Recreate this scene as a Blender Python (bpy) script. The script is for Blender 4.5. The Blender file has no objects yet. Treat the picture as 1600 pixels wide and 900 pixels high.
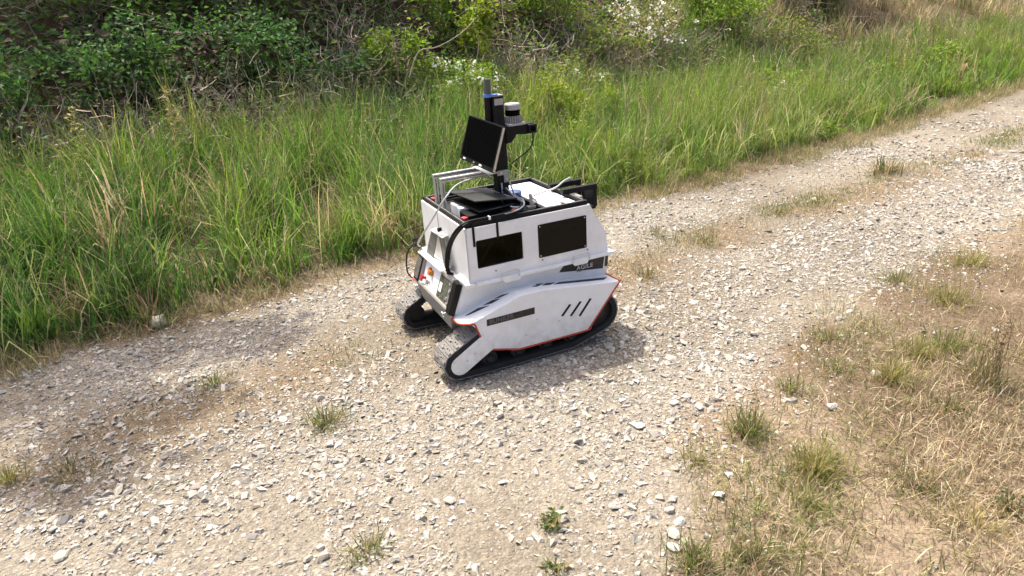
import bpy, bmesh, math, random
import numpy as np
from mathutils import Vector, Matrix
from mathutils.geometry import tessellate_polygon

# ------------------------------------------------------------------ camera, sky, sun, exposure
scn = bpy.context.scene
C = scn.collection
R = math.radians
CAM_F, CAM_PITCH, CAM_ROLL, CAM_H = 1061.41, 0.4007, 0.0660, 1.6265
cam_d = bpy.data.cameras.new('camera'); cam = bpy.data.objects.new('camera', cam_d); C.objects.link(cam)
cam_d.sensor_width = 36; cam_d.lens = CAM_F / 1600 * 36; cam_d.clip_start = .05; cam_d.clip_end = 600
_ev = Vector((0, math.sin(CAM_PITCH), math.cos(CAM_PITCH))); _ex = Vector((1, 0, 0))
_fw = Vector((0, math.cos(CAM_PITCH), -math.sin(CAM_PITCH)))
_r = _ex*math.cos(CAM_ROLL) - _ev*math.sin(CAM_ROLL); _u = _ex*math.sin(CAM_ROLL) + _ev*math.cos(CAM_ROLL)
cam.matrix_world = Matrix(((_r.x, _u.x, -_fw.x, 0), (_r.y, _u.y, -_fw.y, 0), (_r.z, _u.z, -_fw.z, CAM_H), (0, 0, 0, 1)))
scn.camera = cam

SUN = Vector((-.29, .377, 1)).normalized()          # towards the sun
SUN_EL = math.asin(SUN.z); SUN_AZ = math.atan2(SUN.x, SUN.y)
w = bpy.data.worlds.new('World'); scn.world = w; w.use_nodes = True
nt = w.node_tree; nt.nodes.clear()
sky = nt.nodes.new('ShaderNodeTexSky'); sky.sky_type = 'NISHITA'; sky.sun_disc = False
sky.sun_elevation = SUN_EL; sky.sun_rotation = SUN_AZ % (2*math.pi); sky.air_density = .6; sky.dust_density = 6.0; sky.ozone_density = .4
bg = nt.nodes.new('ShaderNodeBackground'); bg.inputs[1].default_value = .15
wo = nt.nodes.new('ShaderNodeOutputWorld')
nt.links.new(sky.outputs[0], bg.inputs[0]); nt.links.new(bg.outputs[0], wo.inputs[0])
sd = bpy.data.lights.new('sun', 'SUN'); sun = bpy.data.objects.new('sun', sd); C.objects.link(sun)
sd.energy = 2.5; sd.angle = R(.55); sd.color = (1, .95, .86)
sun.rotation_euler = SUN.to_track_quat('Z', 'Y').to_euler()
scn.view_settings.view_transform = 'Standard'; scn.view_settings.look = 'None'
scn.view_settings.exposure = 1.3; scn.view_settings.gamma = 1; scn.view_settings.use_curve_mapping = False
scn.render.engine = 'CYCLES'
scn.cycles.max_bounces = 6; scn.cycles.diffuse_bounces = 3; scn.cycles.glossy_bounces = 2
scn.cycles.transmission_bounces = 3; scn.cycles.transparent_max_bounces = 6
scn.cycles.use_denoising = True

rng = np.random.default_rng(11)
random.seed(5)

# ------------------------------------------------------------------ numeric helpers
ES = np.array([.85, .5268]); EN = np.array([-.5268, .85])     # along the track / across it, towards the bank
def sn(x, y): return x*ES[0]+y*ES[1], x*EN[0]+y*EN[1]
def xy(s, n): return s*ES[0]+n*EN[0], s*ES[1]+n*EN[1]
def _hash(ix, iy, seed):
    h = (ix.astype(np.int64)*374761393 + iy.astype(np.int64)*668265263 + seed*1442695041) & 0xffffffff
    h = ((h ^ (h >> 13))*1274126177) & 0xffffffff
    return ((h ^ (h >> 16)) & 0xffff)/65535.
def vnoise(x, y, seed=0):
    ix = np.floor(x); iy = np.floor(y); fx = x-ix; fy = y-iy
    fx = fx*fx*(3-2*fx); fy = fy*fy*(3-2*fy)
    a = _hash(ix, iy, seed); b = _hash(ix+1, iy, seed); c = _hash(ix, iy+1, seed); d = _hash(ix+1, iy+1, seed)
    return (a*(1-fx)+b*fx)*(1-fy)+(c*(1-fx)+d*fx)*fy
def fbm(x, y, seed=0, o=4):
    t = 0; amp = .5
    for k in range(o):
        t = t+amp*vnoise(x, y, seed+k*17); x = x*2.03+5.1; y = y*2.03-3.7; amp *= .5
    return t/(1-.5**o)
def sstep(a, b, x):
    t = np.clip((x-a)/(b-a), 0, 1); return t*t*(3-2*t)
def n_far(s): return 4.07+np.clip(s-6, 0, 40)*.055
def n_near(s): return np.interp(s, [-8, 0, 1.2, 1.42, 1.63, 2.06, 2.8, 3.54, 5.6, 30], [.2, .55, 1.05, 1.24, 1.50, 1.65, 1.81, 1.92, 1.98, 2.3])
def height(x, y):
    s, n = sn(x, y); f = n_far(s)
    z = .014*(fbm(x*.9, y*.9, 3)-.5)*2
    z = z+.012*(fbm(x*5, y*5, 9, 3)-.5)*sstep(.5, 1.3, np.hypot(x+.05, y-3.28))
    z = z-.02*np.exp(-((n-2.15)/.3)**2)*sstep(1.2, 3, s) - .02*np.exp(-((n-3.75)/.25)**2)
    z = z+.30*sstep(0, 2.6, n-f)
    slope = .78-.30*sstep(9, 16, s)
    b = np.clip(n-f-2.35, 0, None); bank = slope*(np.sqrt(b*b+.09)-.3)
    bank = np.where(bank > 4.2, 4.2+(bank-4.2)*.05, bank)
    z = z+bank*(1+.25*(fbm(x*.55, y*.55, 31)-.5))+.12*sstep(0, .6, b)*(fbm(x*1.7, y*1.7, 41)-.5)
    return z

def mesh_np(name, V, T, col=None, mat=None, smooth=False, parent=None, nper=3):
    V = np.ascontiguousarray(V, dtype=np.float32); T = np.ascontiguousarray(T, dtype=np.int32)
    me = bpy.data.meshes.new(name); me.vertices.add(len(V)); me.vertices.foreach_set('co', V.ravel())
    nf = len(T); me.loops.add(nf*nper); me.loops.foreach_set('vertex_index', T.ravel())
    me.polygons.add(nf); me.polygons.foreach_set('loop_start', np.arange(0, nf*nper, nper, dtype=np.int32))
    try: me.polygons.foreach_set('loop_total', np.full(nf, nper, dtype=np.int32))
    except Exception: pass
    me.polygons.foreach_set('use_smooth', np.full(nf, smooth, dtype=bool))
    if col is not None:
        a = me.attributes.new('col', 'FLOAT_COLOR', 'POINT')
        c4 = np.ones((len(V), 4), np.float32); c4[:, :3] = col; a.data.foreach_set('color', c4.ravel())
    me.update(calc_edges=True)
    if mat: me.materials.append(mat)
    o = bpy.data.objects.new(name, me); C.objects.link(o)
    if parent: o.parent = parent
    return o
def tag(o, label=None, cat=None, group=None, kind=None):
    if label: o['label'] = label
    if cat: o['category'] = cat
    if group: o['group'] = group
    if kind: o['kind'] = kind
    return o
def empty(name, loc=(0, 0, 0), rz=0, parent=None):
    o = bpy.data.objects.new(name, None); C.objects.link(o); o.location = loc; o.rotation_euler = (0, 0, rz)
    o.empty_display_size = .1
    if parent: o.parent = parent
    return o

# ------------------------------------------------------------------ materials
def new_mat(name):
    m = bpy.data.materials.new(name); m.use_nodes = True; t = m.node_tree
    b = t.nodes['Principled BSDF']; return m, t, b
def N(t, k, **kw):
    n = t.nodes.new(k)
    for a, v in kw.items(): setattr(n, a, v)
    return n
def noise(t, scale, detail=4, rough=.55, coord='Object'):
    tc = N(t, 'ShaderNodeTexCoord'); n = N(t, 'ShaderNodeTexNoise'); n.inputs['Scale'].default_value = scale
    n.inputs['Detail'].default_value = detail; n.inputs['Roughness'].default_value = rough
    t.links.new(tc.outputs[coord], n.inputs['Vector']); return n
def ramp(t, src, stops):
    r = N(t, 'ShaderNodeValToRGB'); e = r.color_ramp.elements
    while len(e) < len(stops): e.new(.5)
    for k, (p, c) in enumerate(stops): e[k].position = p; e[k].color = (*c, 1) if len(c) == 3 else c
    t.links.new(src, r.inputs[0]); return r
def mixc(t, fac, a, b, mode='MIX'):
    m = N(t, 'ShaderNodeMix', data_type='RGBA', blend_type=mode)
    for sock, v in ((m.inputs[0], fac), (m.inputs[6], a), (m.inputs[7], b)):
        if hasattr(v, 'is_linked') or hasattr(v, 'links'): t.links.new(v, sock)
        elif isinstance(v, (int, float)): sock.default_value = v
        else: sock.default_value = (*v, 1)
    return m.outputs[2]
def plain(name, col, rough=.5, metal=0, spec=.5, dirt=None, dirt_amt=.35, dscale=14, coat=0):
    m, t, b = new_mat(name)
    b.inputs['Roughness'].default_value = rough; b.inputs['Metallic'].default_value = metal
    b.inputs['Specular IOR Level'].default_value = spec; b.inputs['Coat Weight'].default_value = coat
    n = noise(t, dscale, 6, .65)
    r = ramp(t, n.outputs[0], [(.45, (0, 0, 0)), (.72, (1, 1, 1))])
    d = dirt if dirt else tuple(c*.75 for c in col)
    mm = N(t, 'ShaderNodeMath', operation='MULTIPLY'); mm.inputs[1].default_value = dirt_amt
    t.links.new(r.outputs[0], mm.inputs[0])
    t.links.new(mixc(t, mm.outputs[0], col, d), b.inputs['Base Color'])
    rr = N(t, 'ShaderNodeMapRange'); rr.inputs[3].default_value = max(.05, rough-.08); rr.inputs[4].default_value = min(1, rough+.15)
    t.links.new(n.outputs[0], rr.inputs[0]); t.links.new(rr.outputs[0], b.inputs['Roughness'])
    return m
def shade_tinted_pane():
    m, t, b = new_mat('shade_tinted_pane'); tr = N(t, 'ShaderNodeBsdfTransparent'); tr.inputs[0].default_value = (.30, .32, .30, 1)  # dark tint puts the shade of the interior into the pane colour
    gl = N(t, 'ShaderNodeBsdfGlossy'); gl.inputs['Roughness'].default_value = .06
    fr = N(t, 'ShaderNodeFresnel'); fr.inputs[0].default_value = 1.25; mx = N(t, 'ShaderNodeMixShader')
    t.links.new(fr.outputs[0], mx.inputs[0]); t.links.new(tr.outputs[0], mx.inputs[1]); t.links.new(gl.outputs[0], mx.inputs[2])
    t.links.new(mx.outputs[0], t.nodes['Material Output'].inputs[0]); return m
DUST = (.42, .35, .26)
M = {}
M['clear'] = shade_tinted_pane()  # front window pane, tinted to darken what lies behind it
M['white'] = plain('white_paint', (.84, .835, .82), .40, dirt=(.60, .54, .45), dirt_amt=.30, dscale=11)
def dust_low(m, z0, z1, amt):
    t = m.node_tree; b = t.nodes['Principled BSDF']; src = b.inputs['Base Color'].links[0].from_socket
    tc = N(t, 'ShaderNodeTexCoord'); sp = N(t, 'ShaderNodeSeparateXYZ'); t.links.new(tc.outputs['Object'], sp.inputs[0])
    mr = N(t, 'ShaderNodeMapRange'); mr.inputs[1].default_value = z0; mr.inputs[2].default_value = z1; mr.inputs[3].default_value = amt; mr.inputs[4].default_value = 0
    t.links.new(sp.outputs['Z'], mr.inputs[0]); n = noise(t, 22, 6, .7); r = ramp(t, n.outputs[0], [(.35, (.15, .15, .15)), (.65, (1, 1, 1))])
    mu = N(t, 'ShaderNodeMath', operation='MULTIPLY'); t.links.new(mr.outputs[0], mu.inputs[0]); t.links.new(r.outputs[0], mu.inputs[1])
    t.links.new(mixc(t, mu.outputs[0], src, (.46, .40, .31)), b.inputs['Base Color'])
dust_low(M['white'], .07, .24, .55)
M['hull'] = plain('hull_grey_white', (.74, .735, .725), .35, dirt=(.5, .45, .38), dirt_amt=.35, dscale=8)
M['grey'] = plain('grey_metal', (.22, .215, .205), .5, dirt=DUST, dirt_amt=.3, dscale=20)
M['panel_grey'] = plain('panel_grey', (.34, .33, .31), .45, dirt=DUST, dirt_amt=.4, dscale=20)
M['alu'] = plain('aluminium', (.62, .62, .61), .38, metal=.75, dirt=(.35, .35, .34), dirt_amt=.4, dscale=40)
M['black'] = plain('black_plastic', (.0045, .0045, .005), .5, dirt=(.03, .027, .024), dirt_amt=.2, dscale=25, spec=.22)
M['screen'] = plain('black_screen', (.002, .002, .0025), .25, dirt=(.004, .004, .004), dirt_amt=.15, dscale=8, spec=.03)
M['laptop'] = plain('dark_grey_lid', (.016, .017, .016), .5, dirt=(.05, .048, .04), dirt_amt=.4, dscale=12)
M['glass'] = plain('dark_window', (.006, .0055, .005), .18, dirt=(.010, .011, .009), dirt_amt=.4, dscale=9, spec=.2)
M['rubber'] = plain('track_rubber', (.010, .0095, .009), .85, dirt=(.05, .043, .035), dirt_amt=.35, dscale=30)
M['pad'] = plain('dusty_track_pad', (.165, .158, .147), .88, dirt=(.32, .28, .23), dirt_amt=.6, dscale=35)
M['dark'] = plain('dark_interior', (.005, .005, .005), .8, dirt=(.05, .04, .03), dirt_amt=.3)
M['wheel'] = plain('dark_wheel', (.009, .0085, .008), .6, dirt=(.05, .043, .035), dirt_amt=.4, dscale=25)
M['red'] = plain('red_trim', (.45, .045, .015), .5, dirt=(.30, .10, .05), dirt_amt=.4, dscale=30)
M['redbits'] = plain('red_plastic', (.42, .03, .035), .5)
M['orange'] = plain('orange_plastic', (.48, .17, .03), .5)
M['blue'] = plain('blue_plastic', (.05, .09, .22), .5)
M['bluetape'] = plain('blue_tape', (.10, .22, .55), .5)
M['bracket'] = plain('bracket_grey', (.13, .125, .115), .55, dirt=DUST, dirt_amt=.45, dscale=24)
M['ledwhite'] = plain('plain_white', (.86, .86, .86), .45, dirt=(.7, .68, .62), dirt_amt=.2)
M['whitecable'] = plain('white_cable', (.45, .45, .43), .5)
M['greycable'] = plain('grey_cable', (.40, .41, .42), .4)
M['lens'] = plain('smoky_window', (.075, .078, .062), .25, dirt=(.20, .19, .15), dirt_amt=.6, dscale=40)
M['decal'] = plain('dark_decal', (.014, .0145, .017), .45, dirt=(.05, .048, .045), dirt_amt=.4, dscale=18)
M['badge'] = plain('black_badge', (.010, .010, .010), .45, dirt=(.045, .04, .035), dirt_amt=.5, dscale=30)
M['letter_dim'] = plain('dim_lettering', (.16, .15, .135), .5)
M['letter'] = plain('light_lettering', (.62, .62, .62), .5)
M['lidar'] = plain('lidar_silver', (.36, .36, .35), .45, metal=.1)
M['antenna'] = plain('antenna_green_grey', (.075, .085, .075), .6)

def attr_mat(name, trans=0., rough=.6, spec=.3, nscale=None, namt=.25, bump=0):
    m, t, b = new_mat(name)
    a = N(t, 'ShaderNodeAttribute', attribute_name='col'); c = a.outputs['Color']
    if nscale:
        n = noise(t, nscale, 5, .6)
        mr = N(t, 'ShaderNodeMapRange'); mr.inputs[1].default_value = .3; mr.inputs[2].default_value = .7
        mr.inputs[3].default_value = 1-namt; mr.inputs[4].default_value = 1+namt
        t.links.new(n.outputs[0], mr.inputs[0])
        v = N(t, 'ShaderNodeVectorMath', operation='SCALE'); t.links.new(c, v.inputs[0]); t.links.new(mr.outputs[0], v.inputs['Scale']); c = v.outputs[0]
        if bump:
            bp = N(t, 'ShaderNodeBump'); bp.inputs['Strength'].default_value = bump; bp.inputs['Distance'].default_value = .004
            n2 = noise(t, nscale*4, 3); t.links.new(n2.outputs[0], bp.inputs['Height']); t.links.new(bp.outputs[0], b.inputs['Normal'])
    t.links.new(c, b.inputs['Base Color']); b.inputs['Roughness'].default_value = rough; b.inputs['Specular IOR Level'].default_value = spec
    if trans:
        tr = N(t, 'ShaderNodeBsdfTranslucent')
        hs = N(t, 'ShaderNodeHueSaturation'); hs.inputs['Saturation'].default_value = 1.15; hs.inputs['Value'].default_value = 1.3
        t.links.new(c, hs.inputs['Color']); t.links.new(hs.outputs[0], tr.inputs['Color'])
        mx = N(t, 'ShaderNodeMixShader'); mx.inputs[0].default_value = trans
        out = t.nodes['Material Output']
        t.links.new(b.outputs[0], mx.inputs[1]); t.links.new(tr.outputs[0], mx.inputs[2]); t.links.new(mx.outputs[0], out.inputs[0])
    return m
M['blade'] = attr_mat('grass_blade', .42, .55, .14)
M['leaf'] = attr_mat('leaf', .38, .55, .2)
M['straw'] = attr_mat('straw', .2, .7, .2)
M['stone'] = attr_mat('limestone', 0, .85, .2, 45, .16, .5)
M['wood'] = attr_mat('twig_bark', 0, .8, .2, 30, .25, .4)

def soil_mat(name):
    m, t, b = new_mat(name); b.inputs['Roughness'].default_value = .95; b.inputs['Specular IOR Level'].default_value = .1
    at = N(t, 'ShaderNodeAttribute', attribute_name='col')
    n2 = noise(t, 38, 5, .7); c2 = ramp(t, n2.outputs[0], [(.3, (.70, .68, .66)), (.7, (1.25, 1.24, 1.2))])
    col = mixc(t, 1.0, at.outputs['Color'], c2.outputs[0], 'MULTIPLY')
    tc = N(t, 'ShaderNodeTexCoord'); vo = N(t, 'ShaderNodeTexVoronoi'); vo.inputs['Scale'].default_value = 85
    nd = noise(t, 30, 2); va = N(t, 'ShaderNodeVectorMath', operation='SCALE'); va.inputs['Scale'].default_value = .02
    t.links.new(nd.outputs['Color'], va.inputs[0]); vv = N(t, 'ShaderNodeVectorMath', operation='ADD')
    t.links.new(tc.outputs['Object'], vv.inputs[0]); t.links.new(va.outputs[0], vv.inputs[1]); t.links.new(vv.outputs[0], vo.inputs['Vector'])
    g = ramp(t, vo.outputs['Color'], [(0, (.66, .64, .62)), (1, (1.30, 1.28, 1.24))])
    col = mixc(t, .8, col, g.outputs[0], 'MULTIPLY')
    sb = N(t, 'ShaderNodeMath', operation='SUBTRACT'); sb.inputs[0].default_value = 1; t.links.new(vo.outputs['Distance'], sb.inputs[1])
    ad = N(t, 'ShaderNodeMath', operation='ADD'); t.links.new(sb.outputs[0], ad.inputs[0]); t.links.new(n2.outputs[0], ad.inputs[1])
    t.links.new(col, b.inputs['Base Color'])
    bp = N(t, 'ShaderNodeBump'); bp.inputs['Strength'].default_value = .7; bp.inputs['Distance'].default_value = .012
    t.links.new(ad.outputs[0], bp.inputs['Height']); t.links.new(bp.outputs[0], b.inputs['Normal'])
    return m
M['soil'] = soil_mat('earth_and_grit')

# ------------------------------------------------------------------ ground and track
def axis(fine0, fine1, step, lo, hi, grow=1.22):
    a = list(np.arange(fine0, fine1+1e-6, step)); d = step; v = fine1
    while v < hi: d = min(d*grow, 12); v += d; a.append(v)
    d = step; v = fine0; L = []
    while v > lo: d = min(d*grow, 12); v -= d; L.append(v)
    return np.array(L[::-1]+a)
gs = axis(-5, 8, .055, -160, 220); gn = axis(.2, 9, .055, -140, 200)
S_, N_ = np.meshgrid(gs, gn, indexing='ij'); GX, GY = xy(S_, N_)
GZ = height(GX, GY)
Vg = np.stack([GX, GY, GZ], -1).reshape(-1, 3)
ns_, nn_ = S_.shape
idx = np.arange(ns_*nn_).reshape(ns_, nn_)
Q = np.stack([idx[:-1, :-1], idx[1:, :-1], idx[1:, 1:], idx[:-1, 1:]], -1).reshape(-1, 4)
fs = (S_[:-1, :-1]+S_[1:, 1:]).ravel()/2; fn = (N_[:-1, :-1]+N_[1:, 1:]).ravel()/2
fx, fy = xy(fs, fn); wob = (fbm(fx*2.2, fy*2.2, 77)-.5)*.5
is_road = (fn < n_far(fs)+wob*.5) & (fn > n_near(fs)+wob)
def lerp3(a, b, t): return a*(1-t[..., None])+b*t[..., None]
_w = (fbm(GX*2.2, GY*2.2, 77)-.5)*.5+(fbm(GX*9, GY*9, 78)-.5)*.25
_rd = sstep(-.12, .12, N_-n_near(S_)-_w)*sstep(-.10, .10, n_far(S_)+_w*.5-N_)
_big = fbm(GX*1.3, GY*1.3, 5); _mid = np.exp(-((N_-3.0-.25*(fbm(GX*.6, GY*.6, 8)-.5))/.32)**2)
road_c = lerp3(np.array([.195, .170, .133]), np.array([.255, .229, .188]), sstep(.35, .65, _big))
road_c = lerp3(road_c, np.array([.185, .14, .092]), .85*_mid*sstep(.35, .6, fbm(GX*2.5, GY*2.5, 14)))
soil_c = lerp3(np.array([.135, .102, .068]), np.array([.225, .178, .127]), sstep(.35, .65, _big))
hum_c = lerp3(np.array([.075, .055, .034]), np.array([.13, .10, .06]), sstep(.35, .65, _big))
GC = lerp3(lerp3(soil_c, hum_c, sstep(.30, .75, N_-n_far(S_)+_w*.6)), road_c, _rd).reshape(-1, 3)
def sub(name, mask, mat):
    q = Q[mask]; u, inv = np.unique(q, return_inverse=True)
    o = mesh_np(name, Vg[u], inv.reshape(-1, 4), GC[u], mat, True, nper=4); o['kind'] = 'structure'; return o
tag(sub('ground', ~is_road, M['soil']), 'dry earth verge and bank beside the track', None)
tag(sub('road', is_road, M['soil']), 'pale unpaved gravel track with two wheel ruts', None)

# ------------------------------------------------------------------ mesh builder for made things
class MB:
    def __init__(s): s.v = []; s.f = []
    def add(s, vs, fs):
        o = len(s.v); s.v += [tuple(map(float, q)) for q in vs]; s.f += [tuple(i+o for i in f) for f in fs]; return s
    def box(s, c, d, rot=None):
        hx, hy, hz = d[0]/2, d[1]/2, d[2]/2
        vs = [Vector((sx*hx, sy*hy, sz*hz)) for sz in (-1, 1) for sy in (-1, 1) for sx in (-1, 1)]
        if rot is not None: vs = [rot @ v for v in vs]
        vs = [v+Vector(c) for v in vs]
        return s.add(vs, [(0, 2, 3, 1), (4, 5, 7, 6), (0, 1, 5, 4), (2, 6, 7, 3), (0, 4, 6, 2), (1, 3, 7, 5)])
    def prism(s, outer, O, U, V, W, t0, t1, holes=()):
        O, U, V, W = map(Vector, (O, U, V, W)); loops = [list(outer)]+[list(h) for h in holes]
        pts = [q for L in loops for q in L]; n = len(pts)
        tri = tessellate_polygon([[Vector((a, b, 0)) for a, b in L] for L in loops])
        vs = [O+U*a+V*b+W*t0 for a, b in pts]+[O+U*a+V*b+W*t1 for a, b in pts]
        fs = []
        if U.cross(V).dot(W) < 0: tri = [t[::-1] for t in tri]
        if tri:
            a, b, c = [Vector((*pts[k], 0)) for k in tri[0]]
            flip = ((b-a).cross(c-a).z < 0) != (U.cross(V).dot(W) < 0)
            for t in tri:
                t = t[::-1] if flip else t
                fs += [tuple(k+n for k in t), tuple(t[::-1])]
        o = 0
        for L in loops:
            m = len(L)
            for k in range(m): a, b = o+k, o+(k+1) % m; fs.append((a, b, b+n, a+n))
            o += m
        return s.add(vs, fs)
    def cyl(s, a, b, r0, r1=None, n=16, cap=True):
        a, b = Vector(a), Vector(b); r1 = r0 if r1 is None else r1
        q = (b-a).to_track_quat('Z', 'Y'); e1 = q @ Vector((1, 0, 0)); e2 = q @ Vector((0, 1, 0))
        vs = []
        for p, r in ((a, r0), (b, r1)): vs += [p+(e1*math.cos(2*math.pi*k/n)+e2*math.sin(2*math.pi*k/n))*r for k in range(n)]
        fs = [(k, (k+1) % n, n+(k+1) % n, n+k) for k in range(n)]
        if cap: fs += [tuple(range(n))[::-1], tuple(range(n, 2*n))]
        return s.add(vs, fs)
    def tube(s, pts, r, n=8, sub=6, closed=False):
        P = [Vector(p) for p in pts]
        if sub > 1 and len(P) > 2:
            Qs = []; m = len(P)
            for i in range(m if closed else m-1):
                p0 = P[(i-1) % m] if closed or i else P[0]; p1 = P[i]; p2 = P[(i+1) % m]; p3 = P[(i+2) % m] if closed else P[min(i+2, m-1)]
                for k in range(sub):
                    t = k/sub; Qs.append(.5*((2*p1)+(p2-p0)*t+(2*p0-5*p1+4*p2-p3)*t*t+(3*p1-p0-3*p2+p3)*t**3))
            if not closed: Qs.append(P[-1])
            P = Qs
        m = len(P); ref = Vector((.13, .21, .97)); vs = []
        for i, p in enumerate(P):
            d = (P[(i+1) % m]-P[i-1]) if closed else (P[min(i+1, m-1)]-P[max(i-1, 0)])
            d.normalize(); e1 = d.cross(ref)
            if e1.length < .05: e1 = d.cross(Vector((1, 0, 0)))
            e1.normalize(); e2 = d.cross(e1); rr = r(i/(m-1)) if callable(r) else r
            vs += [p+(e1*math.cos(2*math.pi*k/n)+e2*math.sin(2*math.pi*k/n))*rr for k in range(n)]
        fs = []
        for i in range(m if closed else m-1):
            j = (i+1) % m
            fs += [(i*n+k, j*n+k, j*n+(k+1) % n, i*n+(k+1) % n) for k in range(n)]
        if not closed: fs += [tuple(range(n)), tuple(range((m-1)*n, m*n))[::-1]]
        return s.add(vs, fs)
    def build(s, name, mat, parent=None, bevel=0, smooth=False):
        me = bpy.data.meshes.new(name); me.from_pydata(s.v, [], s.f)
        bm = bmesh.new(); bm.from_mesh(me); bmesh.ops.recalc_face_normals(bm, faces=bm.faces); bm.to_mesh(me); bm.free()
        me.materials.append(M[mat] if isinstance(mat, str) else mat)
        if smooth:
            for q in me.polygons: q.use_smooth = True
            try: me.set_sharp_from_angle(angle=R(38))
            except Exception: pass
        o = bpy.data.objects.new(name, me); C.objects.link(o); o.parent = parent
        if bevel:
            b = o.modifiers.new('b', 'BEVEL'); b.width = bevel; b.segments = 2; b.limit_method = 'ANGLE'; b.angle_limit = R(35)
        return o
def rrect(x0, x1, y0, y1, r, n=4):
    out = []
    for cx, cy, a0 in ((x1-r, y0+r, -90), (x1-r, y1-r, 0), (x0+r, y1-r, 90), (x0+r, y0+r, 180)):
        for k in range(n+1):
            a = R(a0+90*k/n); out.append((cx+r*math.cos(a), cy+r*math.sin(a)))
    return out
X, Y, Z = Vector((1, 0, 0)), Vector((0, 1, 0)), Vector((0, 0, 1))

# ------------------------------------------------------------------ the tracked robot (x forward = control panel end, y = side with the badge)
rob = empty('tracked_robot', (-.0478, 3.2774, .006), -2.718)
tag(rob, 'white tracked robot with black mast, monitor and sensor on the gravel track', 'robot')

# lower and upper hull
_hp = MB().prism([(.318, .425), (.372, .285), (.355, .262), (-.44, .262), (-.468, .30), (-.472, .425)], (0, 0, 0), X, Z, Y, -.286, .286)
_hp.v = [(a, b*(1-.55*min(.125, .425-c_)), c_) for a, b, c_ in _hp.v]
hull = _hp.build('hull', 'hull', rob, .006)
MB().prism([(.366, .272), (.352, .205), (.30, .135), (-.36, .125), (-.43, .20), (-.44, .27)], (0, 0, 0), X, Z, Y, -.215, .215).build('belly', 'grey', hull, .004)
# sticker with lettering on the hull flank
MB().prism([(-.186, .374), (-.442, .337), (-.445, .413), (-.215, .413)], (0, .286-.157*.425, 0), X, Vector((0, .157, 1)), Y, -.001, .0022).build('sticker', 'badge', hull)
MB().prism([(-.452, .345), (-.468, .345), (-.468, .418), (-.452, .418)], (0, .286-.157*.425, 0), X, Vector((0, .157, 1)), Y, -.001, .0022).build('sticker', 'decal', hull)
def text(body, loc, size, mat, parent, outline=False, shear=0, name='lettering', rot=None, depth=.0008):
    cu = bpy.data.curves.new(name, 'FONT'); cu.body = body; cu.size = size; cu.shear = shear; cu.space_character = 1.08
    if outline: cu.fill_mode = 'NONE'; cu.bevel_depth = .0011; cu.bevel_resolution = 0
    else: cu.extrude = depth
    cu.materials.append(M[mat]); tmp = bpy.data.objects.new('tmp', cu); C.objects.link(tmp)
    bpy.context.view_layer.update(); me = bpy.data.meshes.new_from_object(tmp.evaluated_get(bpy.context.evaluated_depsgraph_get()))
    bpy.data.objects.remove(tmp); o = bpy.data.objects.new(name, me); C.objects.link(o); o.parent = parent
    if not me.materials: me.materials.append(M[mat])
    o.matrix_local = Matrix.Translation(loc) @ (rot if rot is not None else SIDE)
    return o
SIDE = Matrix(((-1, 0, 0, 0), (0, 0, 1, 0), (0, 1, 0, 0), (0, 0, 0, 1)))   # text runs along -x, up = z, facing +y
tl = Matrix.Rotation(R(8), 4, 'Y')
text('AGILE', (-.284, .2888-.157*.062, .3625), .034, 'letter', hull, rot=SIDE @ Matrix.Rotation(.156, 4, 'X'))
text('ROBOTICS', (-.287, .2888-.157*.078, .3505), .0115, 'letter_dim', hull, rot=SIDE @ Matrix.Rotation(.156, 4, 'X'))

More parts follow.
